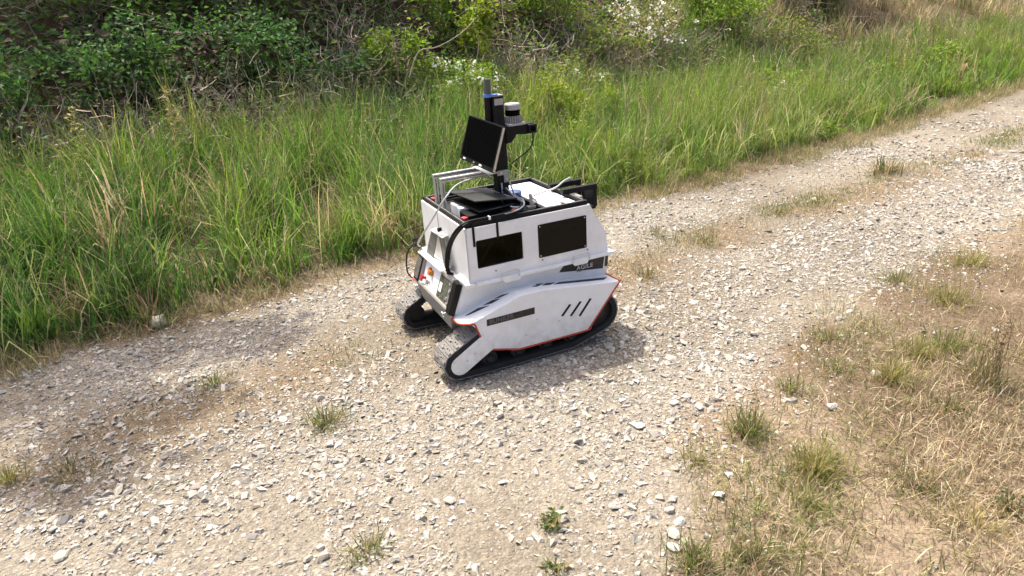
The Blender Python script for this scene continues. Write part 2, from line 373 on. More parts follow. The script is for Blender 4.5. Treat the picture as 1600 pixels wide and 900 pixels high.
# fenders with side panels
PX = [.385, .314, .08, -.036, -.467]; PZ = [.278, .283, .354, .352, .298]
def prof(x): return float(np.interp(-x, [-q for q in PX], PZ))
for sd_ in (1, -1):
    st = [.385, .345, .314, .26, .2, .14, .08, .02, -.036, -.14, -.25, -.36, -.44, -.467]
    yo = [.358, .386, .389]+[.389]*9+[.389, .376]
    vs = []; fs = []
    for x_, y_ in zip(st, yo):
        z_ = prof(x_)
        vs += [(x_, sd_*.232, z_-.004), (x_, sd_*y_, z_), (x_, sd_*y_, z_-.006), (x_, sd_*.232, z_-.010)]
    for k in range(len(st)-1):
        a, b = k*4, k*4+4
        fs += [(a, b, b+1, a+1), (a+1, b+1, b+2, a+2), (a+2, b+2, b+3, a+3), (a+3, b+3, b, a)]
    e = (len(st)-1)*4; fs += [(0, 1, 2, 3), (e, e+3, e+2, e+1)]
    fen = MB().add(vs, fs).build('fender', 'white', rob)
    MB().prism([(.340, .276), (.314, .281), (.08, .352), (-.036, .350), (-.444, .2985), (-.466, .296), (-.278, .082), (.101, .084), (.239, .121), (.283, .156), (.311, .242)],
               (0, 0, 0), X, Z, Y, sd_*.3825, sd_*.3888).build('side_panel', 'white', fen, .0015)
    MB().tube([(.372, sd_*.235, .272), (.388, sd_*.30, .275), (.384, sd_*.358, .276), (.345, sd_*.387, .275), (.322, sd_*.389, .270), (.311, sd_*.389, .238), (.296, sd_*.389, .195), (.281, sd_*.389, .154), (.262, sd_*.389, .132),
               (.239, sd_*.389, .1175), (.17, sd_*.389, .100), (.101, sd_*.389, .081), (-.09, sd_*.389, .0795), (-.275, sd_*.389, .079), (-.30, sd_*.389, .104), (-.38, sd_*.389, .197), (-.466, sd_*.389, .297), (-.471, sd_*.372, .297), (-.470, sd_*.30, .297), (-.468, sd_*.24, .296)],
              .0046, 6, 3).build('trim', 'red', fen, smooth=True)
    # printed dashes on the fender top
    for q in ([(.331, .297), (.280, .309), (.214, .320), (.258, .288)], [(.234, .289), (.198, .314), (.153, .315), (.185, .289)], [(.176, .287), (.151, .303), (.106, .313), (.135, .289)],
              [(-.128, .325), (-.26, .332), (-.407, .339), (-.445, .309), (-.31, .306), (-.17, .301)], [(-.066, .321), (-.110, .323), (-.154, .298), (-.103, .293)], [(-.016, .317), (-.037, .327), (-.091, .292), (-.057, .291)]):
        vs = [(a, sd_*b, prof(a)+.0013-.004*(.389-b)/.157) for a, b in q]; n_ = len(vs)
        vs2 = [(a, b, c-.003) for a, b, c in vs]
        MB().add(vs+vs2, [tuple(range(n_)), tuple(range(n_, 2*n_))[::-1]]+[(k, (k+1) % n_, n_+(k+1) % n_, n_+k) for k in range(n_)]).build('dash_marking', 'decal', fen)
    for (xa, za), (xb, zb) in (((-.132, .192), (-.182, .246)), ((-.180, .180), (-.241, .247)), ((-.230, .167), (-.298, .249))):
        d = Vector((xb-xa, zb-za)).normalized(); nn = Vector((-d.y, d.x))*.0062
        MB().prism([(xa+nn.x+d.x*.004, za+nn.y+d.y*.004), (xa-nn.x, za-nn.y), (xb-nn.x-d.x*.004, zb-nn.y-d.y*.004), (xb+nn.x, zb+nn.y)], (0, 0, 0), X, Z, Y, sd_*.386, sd_*.3896).build('vent_slot', 'dark', fen)
    for (a, b) in ((.004, .212), (.065, .146), (-.116, .172)):
        MB().cyl((a, sd_*.388, b), (a, sd_*.3915, b), .0052, .0042, 10).build('screw', 'alu', fen)
    if sd_ > 0:
        bd = MB().prism([(.262, .2455), (.014, .2455), (.0135, .2785), (.2605, .2775)], (0, .3888, 0), X, Z, Y, 0, .0016).build('badge', 'badge', fen)
        text('BUNKER', (.249, .3908, .2525), .031, 'letter_dim', bd, outline=True)

# tracks
def hull2d(P):
    P = sorted(set(P))
    def half(P):
        h = []
        for q in P:
            while len(h) > 1 and (h[-1][0]-h[-2][0])*(q[1]-h[-2][1])-(h[-1][1]-h[-2][1])*(q[0]-h[-2][0]) <= 0: h.pop()
            h.append(q)
        return h[:-1]
    return half(P)+half(P[::-1])
circ = [(.410, .083, .069), (-.352, .152, .098), (.25, .062, .054), (.1, .062, .054), (-.05, .062, .054), (-.19, .062, .054), (.20, .230, .04), (-.12, .215, .05)]
path = hull2d([(round(a+r_*math.cos(2*math.pi*k/72), 5), round(b+r_*math.sin(2*math.pi*k/72), 5)) for a, b, r_ in circ for k in range(72)])
P_ = np.array(path+[path[0]]); seg = np.hypot(*np.diff(P_, axis=0).T); cum = np.concatenate([[0], np.cumsum(seg)]); LEN = cum[-1]
NP_ = 46
def on_path(u):
    u = u % LEN; k = min(np.searchsorted(cum, u, side='right')-1, len(seg)-1); t = (u-cum[k])/seg[k]
    p = P_[k]*(1-t)+P_[k+1]*t; d = (P_[k+1]-P_[k])/seg[k]; return p, d
for sd_ in (1, -1):
    tr = empty('track', (0, sd_*.314, 0), parent=rob)
    m = 120; vs = []; fs = []
    for k in range(m):
        p, d = on_path(LEN*k/m); nrm = np.array([d[1], -d[0]])
        for off, yy in ((0, -.0742), (0, .0742), (-.027, .0742), (-.027, -.0742)):
            q = p+nrm*off; vs.append((q[0], yy, q[1]))
    for k in range(m):
        a, b = k*4, ((k+1) % m)*4
        fs += [(a+j, a+(j+1) % 4, b+(j+1) % 4, b+j) for j in range(4)]
    MB().add(vs, fs).build('belt', 'rubber', tr)
    # one pad mesh shared by all: plate with two shallow notches and a cross rib
    pb = MB().box((0, 0, .003), (LEN/NP_-.0012, .144, .006)).box((-.002, .041, .0085), (.014, .052, .007)).box((-.002, -.041, .0085), (.014, .052, .007)).box((.005, 0, .0085), (.014, .034, .007))
    hb = MB().cyl((.0095, .034, .0055), (.0095, .034, .0066), .0042, n=8).cyl((.0095, -.034, .0055), (.0095, -.034, .0066), .0042, n=8)
    first = None
    for k in range(NP_):
        p, d = on_path(LEN*(k+.3)/NP_)
        if first is None:
            first = (pb.build('track_pad', 'pad', tr), hb.build('pad_hole', 'dark', tr)); pr_ = first
            hb_me = first[1].data; o2 = first[1]; bpy.data.objects.remove(o2)
            o = first[0]; o.data.materials.append(M['dark'])
            bm = bmesh.new(); bm.from_mesh(o.data); nfa = len(bm.faces); bm.from_mesh(hb_me)
            bm.faces.ensure_lookup_table()
            for f_ in bm.faces[nfa:]: f_.material_index = 1
            bm.to_mesh(o.data); bm.free(); pad_me = o.data
        else:
            o = bpy.data.objects.new('track_pad', pad_me); C.objects.link(o); o.parent = tr
        nrm = Vector((d[1], 0, -d[0])); dv = Vector((d[0], 0, d[1])); lat = nrm.cross(dv)
        o.matrix_local = Matrix(((dv.x, lat.x, nrm.x, p[0]), (dv.y, lat.y, nrm.y, 0), (dv.z, lat.z, nrm.z, p[1]), (0, 0, 0, 1)))
    for j, (a, b, r_) in enumerate(circ):
        wb = MB().cyl((a, -.05, b), (a, .05, b), r_-.016, n=28).cyl((a, sd_*.05, b), (a, sd_*.062, b), r_*.45, r_*.3, n=16)
        if r_ > .09:
            for q in range(6): wb.cyl((a+r_*.58*math.cos(q*math.pi/3+.3), sd_*.05, b+r_*.58*math.sin(q*math.pi/3+.3)), (a+r_*.58*math.cos(q*math.pi/3+.3), sd_*.054, b+r_*.58*math.sin(q*math.pi/3+.3)), .007, n=8)
        wb.build('wheel', 'wheel', tr)
    # stadium shaped idler plate
    cx, cz, rr = .408, .082, .047; ux, uz = -.866, .5
    pts = [(cx+rr*math.cos(R(a)), cz+rr*math.sin(R(a))) for a in range(240, 420+1, 15)]
    pts = [(cx+rr*math.cos(math.radians(240+k*15)), cz+rr*math.sin(math.radians(240+k*15))) for k in range(13)]
    e0 = (pts[-1][0]+ux*.17, pts[-1][1]+uz*.17); e1_ = (pts[0][0]+ux*.17, pts[0][1]+uz*.17)
    MB().prism(pts+[e0, e1_], (0, 0, 0), X, Z, Y, sd_*.073, sd_*.081).build('idler_plate', 'white', tr, .002)
    for a, b in ((.375, .099), (.335, .125)):
        MB().cyl((a, sd_*.08, b), (a, sd_*.0845, b), .0055, .0045, 10).build('screw', 'alu', tr)

# cover box
cov = empty('cover', parent=rob)
wall = [(.295, .432), (.295, .695), (-.352, .695), (-.442, .535), (-.455, .432)]
WIN = [(.013, .248, .496, .632), (-.327, -.071, .486, .643)]
for sd_ in (1, -1):
    MB().prism(wall, (0, 0, 0), X, Z, Y, sd_*.295, sd_*.303, holes=[rrect(a, b, c_, d_, .008) for a, b, c_, d_ in WIN]).build('side_wall', 'white', cov)
    for k, (a, b, c_, d_) in enumerate(WIN):
        if k: g = MB().prism(rrect(a-.004, b+.004, c_-.004, d_+.004, .007), (0, 0, 0), X, Z, Y, sd_*.3005, sd_*.3052).build('window', 'glass', cov)
        else: g = MB().prism(rrect(a-.003, b+.003, c_-.003, d_+.003, .007), (0, 0, 0), X, Z, Y, sd_*.2925, sd_*.2955).build('window', M['clear'], cov)
        if k:
            for u_ in (a+.006, b-.006):
                for v_ in (c_+.006, d_-.006): MB().cyl((u_, sd_*.305, v_), (u_, sd_*.3065, v_), .0032, n=8).build('screw', 'alu', g)
    for u_ in (.16, -.085, -.335): MB().cyl((u_, sd_*.302, .47), (u_, sd_*.306, .47), .0042, n=8).build('bolt', 'grey', cov)
MB().prism([(-.303, .432), (.303, .432), (.303, .695), (-.303, .695)], (.295, 0, 0), Y, Z, X, -.008, .001).build('front_wall', 'white', cov)
MB().box((.2965, -.055, .62), (.003, .0016, .15)).build('seam', 'grey', cov)
MB().prism([(-.302, 0), (.302, 0), (.302, .105), (-.302, .105)], (-.455, 0, .432), Y, Vector((.013, 0, .103)).normalized(), X, -.001, .007).build('rear_wall', 'white', cov)
MB().prism([(-.302, 0), (.302, 0), (.302, .183), (-.302, .183)], (-.442, 0, .535), Y, Vector((.09, 0, .16)).normalized(), Vector((-.16, 0, .09)).normalized(), -.007, .001).build('rear_slope', 'white', cov)
MB().box((-.03, 0, .672), (.62, .575, .008)).build('deck', 'dark', cov)
# things seen dimly through the front window
ins = MB().box((.12, .16, .52), (.14, .12, .10)).box((.20, .05, .50), (.06, .2, .07)).box((.05, .22, .56), (.05, .03, .12)).build('electronics', 'black', cov, .004)
MB().box((-.03, 0, .55), (.60, .008, .24)).build('added_dark_panel', 'dark', cov)  # added dark panel, blocks the view through so the windows stay dark
MB().tube([(.22, .25, .49), (.19, .27, .55), (.14, .26, .60), (.09, .27, .56), (.04, .25, .50)], .006, 7, 5).build('inner_cable', 'greycable', cov, smooth=True)
# rail flange with tabs and wire handles
MB().prism([(.318, -.312), (.318, .312), (-.489, .312), (-.489, -.312)], (0, 0, 0), X, Y, Z, .4255, .4325).build('rail', 'white', cov, .0015)
for sd_ in (1, -1):
    MB().prism([(.319, .419), (.319, .435), (-.490, .435), (-.490, .419), (-.335, .419), (-.325, .404), (-.255, .404), (-.243, .419), (.036, .419), (.046, .403), (.122, .403), (.134, .419)],
               (0, 0, 0), X, Z, Y, sd_*.3125, sd_*.3165).build('rail_lip', 'white', cov, .001)
    for a, b in ((.142, .049), (-.243, -.335)):
        MB().tube([(a, sd_*.320, .424), (a-.002, sd_*.323, .450), (a-.012, sd_*.324, .461), (b+.012, sd_*.324, .461), (b+.002, sd_*.323, .450), (b, sd_*.320, .424)], .0034, 8, 4).build('handle', 'alu', cov, smooth=True)
    MB().cyl((.27, sd_*.313, .431), (.27, sd_*.322, .431), .007, n=10).build('catch', 'alu', cov)
# top frame of dark profiles, white lid, front bay
top = MB()
for yy in (-.281, .281): top.box((-.030, yy, .704), (.636, .022, .022))
for xx in (.277, -.122, -.337): top.box((xx, 0, .7035), (.022, .54, .021))
top.box((.10, -.235, .7005), (.38, .012, .012)).box((.10, .232, .7005), (.38, .012, .012))
top.build('top_frame', 'black', rob, .002)
groove = MB()
for yy in (-.281, .281): groove.box((-.030, yy, .7156), (.60, .004, .0012))
for xx in (.277, -.337): groove.box((xx, 0, .7146), (.004, .53, .0012))
groove.build('profile_groove', 'grey', rob)
lid = MB().prism(rrect(-.318, -.133, -.262, .262, .012), (0, 0, 0), X, Y, Z, .690, .699).build('white_lid', 'ledwhite', rob, .0015)
MB().prism([(.011*math.cos(k*math.pi/8)-.255, .017*math.sin(k*math.pi/8)+.215) for k in range(16)], (0, 0, 0), X, Y, Z, .6985, .7005).build('finger_hole', 'dark', lid)
for xx, yy in ((.262, .225), (.02, .252), (.262, -.19)):
    MB().box((xx, yy, .721), (.022, .030, .014), Matrix.Rotation(.4, 3, 'Z')).build('red_clamp', 'redbits', rob, .003)
MB().prism(rrect(.135, .225, -.055, .075, .008), (0, 0, 0), X, Y, Z, .676, .724).build('power_box', 'ledwhite', rob, .004)
MB().prism(rrect(.10, .232, .082, .19, .006), (0, 0, 0), X, Y, Z, .676, .716).build('battery_box', 'black', rob, .004)
MB().cyl((-.105, -.005, .676), (-.105, -.005, .736), .034, n=24).cyl((-.105, -.005, .736), (-.105, -.005, .741), .034, .026, n=24).build('blue_cap', 'blue', rob, smooth=True)
gp = MB().box((-.066, .247, .722), (.040, .030, .012)).build('receiver_base', 'bracket', rob, .002)
MB().box((-.070, .243, .756), (.012, .020, .060), Matrix.Rotation(.12, 3, 'Y')).build('receiver_stick', 'panel_grey', gp, .003)

# dark notebook leaning open in the front bay
lap = empty('laptop', (.115, .03, .722)); lap.parent = None
lap.matrix_world = rob.matrix_basis @ Matrix.Translation((.085, .045, .7275)) @ Matrix.Rotation(.10, 4, 'Z')
tag(lap, 'dark grey notebook computer wedged open in front of the mast', 'laptop')
MB().box((.02, .03, .005), (.19, .27, .010)).build('base', 'black', lap, .003)
lr = Matrix.Rotation(R(-7), 3, 'Y') @ Matrix.Rotation(R(1.5), 3, 'X')
MB().box((.01, -.005, .036), (.225, .30, .007), lr).build('lid', 'laptop', lap, .002)
for k in range(2): MB().box((-.085, -.02+.09*k, .0275+.002*k), (.006, .05, .005), lr).build('hinge', 'alu', lap)

# rear dark frame
rf = empty('rear_frame', parent=rob)
for yy, xe in ((-.005, -.485), (.125, -.50)):
    MB().box(((-.30+xe)/2, yy, .727), (xe*-1-.30, .028, .026)).build('bar', 'black', rf, .002)
    MB().box((xe+.012, yy, .668), (.022, .024, .092)).build('post', 'black', rf, .002)
MB().box((-.492, .06, .664), (.016, .105, .09)).build('camera_box', 'black', rf, .004)
MB().box((-.43, .06, .62), (.12, .16, .014)).build('shelf', 'black', rf, .002)
MB().box((-.41, .06, .655), (.05, .09, .05)).build('module', 'grey', rf, .004)

# mast with antenna, sensor arm, lidar
mast = MB().box((-.032, 0, .945), (.058, .056, .530)).build('mast', 'black', rob, .003)
for xx in (-.048, -.016): MB().box((xx, .0284, .945), (.006, .001, .52)).build('slot', 'dark', mast)
MB().box((-.032, 0, .700), (.10, .11, .045)).build('mast_foot', 'black', rob, .004)
MB().box((-.034, .0295, 1.185), (.046, .003, .030)).build('maker_plate', 'panel_grey', mast, .001)
MB().box((-.032, 0, 1.2125), (.06, .058, .006)).build('end_cap', 'grey', mast, .001)
ant = MB().cyl((.012, .0, 1.08), (.008, 0, 1.21), .0165, n=16).build('antenna_mount', 'black', rob, smooth=True)
MB().cyl((.008, 0, 1.222), (.004, 0, 1.290), .0175, .016, n=20).build('antenna', 'antenna', ant, smooth=True)
MB().cyl((.0085, 0, 1.208), (.008, 0, 1.223), .022, n=20).box((-.012, .012, 1.2155), (.04, .03, .009)).build('tie', 'bluetape', ant)
arm = MB().prism([(-.058, 1.068), (-.21, 1.068), (-.215, 1.052), (-.215, 1.022), (-.16, 1.018), (-.115, 1.024), (-.088, .99), (-.058, .985)], (0, 0, 0), X, Z, Y, -.036, .036).build('sensor_arm', 'black', rob, .003)
MB().box((-.196, .02, 1.043), (.045, .062, .042)).build('camera', 'black', arm, .004)
MB().cyl((-.196, .05, 1.043), (-.196, .054, 1.043), .012, n=14).build('lens', 'screen', arm)
lid_ = empty('lidar', (-.115, 0, 1.068), parent=rob); lid_.scale = (.93, .93, .93)
MB().prism(rrect(-.052, .052, -.052, .052, .012), (0, 0, 0), X, Y, Z, 0, .010).build('base_plate', 'lidar', lid_, .002)
MB().cyl((0, 0, .010), (0, 0, .046), .042, .036, n=28).build('sensor_body', 'grey', lid_, smooth=True)
fin = MB()
for k in range(22):
    a = 2*math.pi*k/22; r3 = Matrix.Rotation(a, 3, 'Z'); fin.box(r3 @ Vector((.0425, 0, .028)), (.012, .0035, .036), r3)
fin.build('cooling_fins', 'lidar', lid_)
MB().cyl((0, 0, .046), (0, 0, .076), .0385, n=28).build('sensor_window', 'screen', lid_, smooth=True)
MB().cyl((0, 0, .076), (0, 0, .100), .041, n=28).cyl((0, 0, .100), (0, 0, .106), .041, .037, n=28).build('sensor_cap', 'lidar', lid_, smooth=True)

# monitor on aluminium arm
mon = empty('monitor', parent=rob)
psi, tau, rol = .107, .309, -.062
nv = Vector((math.cos(psi), math.sin(psi), 0)); rv = Vector((-math.sin(psi), math.cos(psi), 0)); uv = Z*math.cos(tau)-nv*math.sin(tau)
fv = nv*math.cos(tau)+Z*math.sin(tau)
r2 = rv*math.cos(rol)+uv*math.sin(rol); u2 = uv*math.cos(rol)-rv*math.sin(rol)
mon.matrix_local = Matrix(((r2.x, u2.x, fv.x, .065), (r2.y, u2.y, fv.y, .005), (r2.z, u2.z, fv.z, 1.003), (0, 0, 0, 1)))
MB().prism(rrect(-.1645, .1645, -.1075, .1075, .006), (0, 0, 0), X, Y, Z, -.014, 0).build('casing', 'black', mon, .002)
MB().box((0, .008, .0004), (.312, .188, .0014)).build('display', 'screen', mon)
MB().box((.1652, .0, -.007), (.0025, .205, .011)).build('edge_strip', 'alu', mon)
for xx, w_ in ((-.118, .022), (-.02, .016), (.045, .026)): MB().box((xx, -.0975, .0008), (w_, .0075, .0015)).build('bezel_label', 'ledwhite' if w_ > .02 else 'grey', mon)
MB().box((-.172, -.045, -.012), (.012, .05, .016)).build('side_lug', 'black', mon, .002)
MB().box((.0, -.02, -.045), (.10, .10, .06)).build('mount', 'black', mon, .004)
armf = empty('support_arm', parent=rob)
for yy in (-.135, -.035):
    MB().box((.262, yy, .776), (.020, .020, .122)).build('post', 'alu', armf, .0015)
    MB().box((.135, yy, .847), (.275, .020, .020)).build('beam', 'alu', armf, .0015)
    MB().box((.262, yy+.0102, .776), (.005, .001, .118)).build('slot', 'bracket', armf)
    MB().box((.135, yy+.0102, .847), (.27, .001, .005)).build('slot', 'bracket', armf)
MB().box((.03, -.05, .858), (.05, .20, .004)).build('bridge_plate', 'alu', armf)
MB().prism([(.0, .862), (-.06, .862), (-.06, .80), (-.035, .80), (-.035, .838), (.0, .838)], (0, 0, 0), X, Z, Y, .0285, .033).build('angle_plate', 'panel_grey', armf, .001)
MB().cyl((-.02, .033, .85), (-.02, .036, .85), .006, n=8).cyl((-.047, .033, .815), (-.047, .036, .815), .006, n=8).build('bolt', 'alu', armf)

# control panel on the sloped nose
T0 = Vector((.372, 0, .284)); V_ = Vector((-.054, 0, .141)).normalized(); W_ = V_.cross(Y)*-1
if W_.x < 0: W_ = -W_
H_ = .150
pan = MB().prism([(-.275, 0), (.275, 0), (.275, H_), (-.275, H_)], T0, Y, V_, W_, 0, .026, holes=[[(-.190, .014), (.222, .014), (.222, H_-.014), (-.190, H_-.014)]]).build('control_panel', 'panel_grey', rob, .002)
MB().prism([(-.186, .014), (.045, .014), (.045, H_-.014), (-.186, H_-.014)], T0, Y, V_, W_, 0, .009).build('white_plate', 'ledwhite', pan)
vb = MB().prism([(-.270, .004), (-.192, .004), (-.192, H_-.006), (-.270, H_-.006)], T0, Y, V_, W_, .002, .030).build('vent_block', 'black', pan, .003)
for k in range(13): MB().prism([(-.262, .018+k*.0088), (-.200, .018+k*.0088), (-.200, .0222+k*.0088), (-.262, .0222+k*.0088)], T0, Y, V_, W_, .029, .0335).build('louver', 'bracket', vb)
db = MB().prism([(.045, .010), (.218, .010), (.218, H_-.010), (.045, H_-.010)], T0, Y, V_, W_, 0, .018).build('display_box', 'bracket', pan, .002)
MB().prism(rrect(.056, .168, .022, H_-.024, .006), T0, Y, V_, W_, .017, .0205).build('display_window', 'lens', db)
for a, b, r_ in ((.182, .12, .009), (.19, .085, .007), (.175, .045, .008), (.195, .025, .006)): MB().cyl(T0+Y*a+V_*b+W_*.014, T0+Y*a+V_*b+W_*.023, r_, n=12).build('knob', 'alu', db, smooth=True)
MB().prism([(.07, .05), (.10, .05), (.10, .095), (.07, .095)], T0, Y, V_, W_, .020, .0225).build('switch', 'ledwhite', db)
MB().prism([(.232, -.003), (.280, -.003), (.280, H_+.002), (.232, H_+.002)], T0, Y, V_, W_, .004, .034).build('side_cap', 'black', pan, .003)
MB().cyl(T0-Y*.075+V_*.092+W_*.008, T0-Y*.075+V_*.092+W_*.034, .016, .013, 18).cyl(T0-Y*.105+V_*.10+W_*.008, T0-Y*.105+V_*.10+W_*.022, .013, n=18).build('orange_connector', 'orange', pan, smooth=True)
MB().cyl(T0-Y*.145+V_*.045+W_*.008, T0-Y*.145+V_*.045+W_*.028, .008, n=14).cyl(T0-Y*.145+V_*.045+W_*.028, T0-Y*.145+V_*.045+W_*.038, .014, n=18).build('stop_button', 'redbits', pan, smooth=True)
for a, b in ((-.105, .04), (-.085, .04), (-.105, .028)): MB().cyl(T0+Y*a+V_*b+W_*.008, T0+Y*a+V_*b+W_*.018, .006, n=10).build('socket', 'grey', pan)
MB().prism([(-.275, H_-.002), (.228, H_-.002), (.228, H_+.008), (-.275, H_+.008)], T0, Y, V_, W_, -.004, .03).build('panel_lip', 'panel_grey', pan, .001)
MB().prism([(-.262, .0), (.262, .0), (.215, -.095), (-.19, -.085)], T0, Y, Vector((.02, 0, .14)).normalized(), X, -.004, .016).build('nose_plate', 'grey', rob, .002)
for yy in (-.20, .205):
    pr2 = [(.408+.004*math.sin(a), yy+.014*math.cos(a), .268+.014*math.sin(a)) for a in np.linspace(0, 2*math.pi, 14)[:-1]]
    MB().tube(pr2, .0036, 6, 1, closed=True).cyl((.37, yy, .272), (.404, yy, .272), .006, n=8).build('eye_bolt', 'alu', rob, smooth=True)

# grey trapezoid bracket in front of the cover
br = empty('front_bracket', parent=rob)
def slab(pts, th, name, mat):
    a, b, c_ = [Vector(q) for q in pts[:3]]; n_ = (b-a).cross(c_-a).normalized()*th
    MB().add([Vector(q) for q in pts]+[Vector(q)+n_ for q in pts], [(0, 1, 2, 3), (7, 6, 5, 4), (0, 4, 5, 1), (1, 5, 6, 2), (2, 6, 7, 3), (3, 7, 4, 0)]).build(name, mat, br, .001)
slab([(.322, -.212, .440), (.322, -.105, .440), (.318, -.010, .590), (.318, -.096, .590)], .005, 'leg', 'bracket')
slab([(.322, .060, .440), (.322, .140, .440), (.318, .082, .598), (.318, .010, .598)], .005, 'leg', 'bracket')
slab([(.330, -.098, .590), (.330, .084, .598), (.297, .084, .606), (.297, -.098, .600)], .004, 'top_plate', 'panel_grey')
MB().box((.33, -.08, .438), (.06, .34, .008)).build('foot_plate', 'white', br)
MB().box((.305, -.02, .612), (.02, .012, .016)).build('clip', 'black', br)

# cables
def cable(pts, r_, mat): MB().tube(pts, r_, 7, 6).build('cable', mat, rob, smooth=True)
for k, (mt, r_) in enumerate((('black', .0072), ('black', .0065), ('greycable', .0035), ('black', .005))):
    o_ = Vector(((k % 2)*.013, (k//2)*.006, (k//2)*.010))
    cable([Vector(q)+o_ for q in ((.318, .150, .438), (.334, .152, .46), (.336, .175, .55), (.328, .225, .63), (.312, .288, .695), (.27, .300, .720), (.18, .300, .722), (.08, .294, .722), (.005, .275, .726), (-.045, .21, .728), (-.045, .12, .735), (-.03, .05, .77))], r_, mt)
cable([(.335, -.285, .455), (.355, -.245, .475), (.36, -.204, .513), (.335, -.018, .672), (.300, .068, .775), (.22, .033, .826), (.12, -.020, .832), (.05, -.045, .832), (.0, -.03, .80)], .0046, 'whitecable')
cable([(-.075, .235, .735), (-.12, .20, .728), (-.16, .08, .716), (-.22, .04, .716), (-.30, .06, .735), (-.36, .045, .757), (-.42, .0, .755), (-.46, -.06, .735)], .0048, 'whitecable')
cable([(-.065, .18, .722), (-.09, .11, .722), (-.075, .06, .735), (-.062, .035, .80)], .0045, 'greycable')
cable([(-.02, .03, .80), (-.01, .06, .745), (.03, .14, .735), (.01, .22, .728), (-.035, .24, .726)], .004, 'greycable')
cable([(-.20, .035, 1.025), (-.198, .04, .985), (-.175, .04, .945), (-.12, .035, .91), (-.075, .03, .885)], .0032, 'black')
cable([(.40, -.268, .295), (.42, -.285, .33), (.405, -.30, .42), (.36, -.30, .47), (.335, -.30, .462)], .0042, 'black')
cable([(.335, -.30, .46), (.36, -.34, .44), (.40, -.36, .46), (.39, -.36, .52), (.34, -.32, .55), (.31, -.27, .57)], .002, 'black')
cable([(.335, -.28, .46), (.35, -.33, .455), (.345, -.35, .475), (.32, -.31, .485), (.33, -.27, .465)], .005, 'black')
for a, z1 in ((.256, .622), (.138, .636)):
    MB().box((a, .3045, (z1+.70)/2), (.011, .003, .70-z1+.03)).build('strap', 'black', rob)
MB().box((.175, .306, .729), (.008, .020, .014)).build('cable_tie', 'ledwhite', rob)

# ------------------------------------------------------------------ loose stones
def ico():
    p = (1+5**.5)/2
    v = np.array([(-1, p, 0), (1, p, 0), (-1, -p, 0), (1, -p, 0), (0, -1, p), (0, 1, p), (0, -1, -p), (0, 1, -p), (p, 0, -1), (p, 0, 1), (-p, 0, -1), (-p, 0, 1)], float)
    f = np.array([(0, 11, 5), (0, 5, 1), (0, 1, 7), (0, 7, 10), (0, 10, 11), (1, 5, 9), (5, 11, 4), (11, 10, 2), (10, 7, 6), (7, 1, 8), (3, 9, 4), (3, 4, 2), (3, 2, 6), (3, 6, 8), (3, 8, 9), (4, 9, 5), (2, 4, 11), (6, 2, 10), (8, 6, 7), (9, 8, 1)])
    return v/np.linalg.norm(v[0]), f
ICO_V, ICO_F = ico()
OCT_V = np.array([(1, 0, 0), (-1, 0, 0), (0, 1, 0), (0, -1, 0), (0, 0, 1), (0, 0, -1)], float)
OCT_F = np.array([(0, 2, 4), (2, 1, 4), (1, 3, 4), (3, 0, 4), (2, 0, 5), (1, 2, 5), (3, 1, 5), (0, 3, 5)])
BOX_V = np.array([(sx, sy, sz) for sz in (-1, 1) for sy in (-1, 1) for sx in (-1, 1)], float)*.72
BOX_F = np.array([(0, 2, 3), (0, 3, 1), (4, 5, 7), (4, 7, 6), (0, 1, 5), (0, 5, 4), (2, 6, 7), (2, 7, 3), (0, 4, 6), (0, 6, 2), (1, 3, 7), (1, 7, 5)])
def rotmats(n, tilt=.5):
    a = rng.uniform(0, 2*np.pi, n); b = rng.normal(0, tilt, n); c = rng.normal(0, tilt, n)
    ca, sa, cb, sb, cc, sc = np.cos(a), np.sin(a), np.cos(b), np.sin(b), np.cos(c), np.sin(c); z = np.zeros(n); o = np.ones(n)
    Rz = np.stack([ca, -sa, z, sa, ca, z, z, z, o], -1).reshape(-1, 3, 3); Rx = np.stack([o, z, z, z, cb, -sb, z, sb, cb], -1).reshape(-1, 3, 3)
    Ry = np.stack([cc, z, sc, z, o, z, -sc, z, cc], -1).reshape(-1, 3, 3)
    return Rx @ Ry @ Rz
def stone_cols(n, x, y):
    base = np.array([(.37, .342, .288), (.43, .405, .355), (.325, .296, .245), (.30, .278, .24), (.225, .208, .183), (.315, .270, .212)])
    k = rng.choice(6, n, p=[.30, .24, .18, .12, .06, .10])
    return np.clip(base[k]*rng.uniform(.80, 1.15, n)[:, None]*rng.normal(1, .012, (n, 3)), .03, .8)
def stones(x, y, size, kind='box', sink=.33):
    n = len(x); V0, F0 = dict(oct=(OCT_V, OCT_F), ico=(ICO_V, ICO_F), box=(BOX_V, BOX_F))[kind]; m = len(V0)
    sc = size[:, None]*np.stack([rng.uniform(.75, 1.35, n), rng.uniform(.6, 1.05, n), rng.uniform(.22, .50, n)], -1)
    V = V0[None]*rng.uniform(.62, 1.25, (n, m, 1)) if kind != 'box' else V0[None]*rng.uniform(.45, 1.3, (n, m, 3))
    if kind == 'box': V[:, 4:, :2] *= rng.uniform(.45, .95, (n, 1, 2)); V[..., 0] += V[..., 1]*rng.normal(0, .4, (n, 1))
    V = V*sc[:, None, :]; V = np.einsum('nij,nkj->nki', rotmats(n, .35), V)
    V[..., 0] += x[:, None]; V[..., 1] += y[:, None]; V[..., 2] += (height(x, y)+sc[:, 2]*(1-sink*2))[:, None]
    F = (F0[None]+(np.arange(n)*m)[:, None, None]).reshape(-1, 3)
    col = np.repeat(stone_cols(n, x, y), m, 0)
    return V.reshape(-1, 3), F, col
def pave(name, *parts): V, F, cc = cat(parts); return mesh_np(name, V, F, cc, M['stone'])
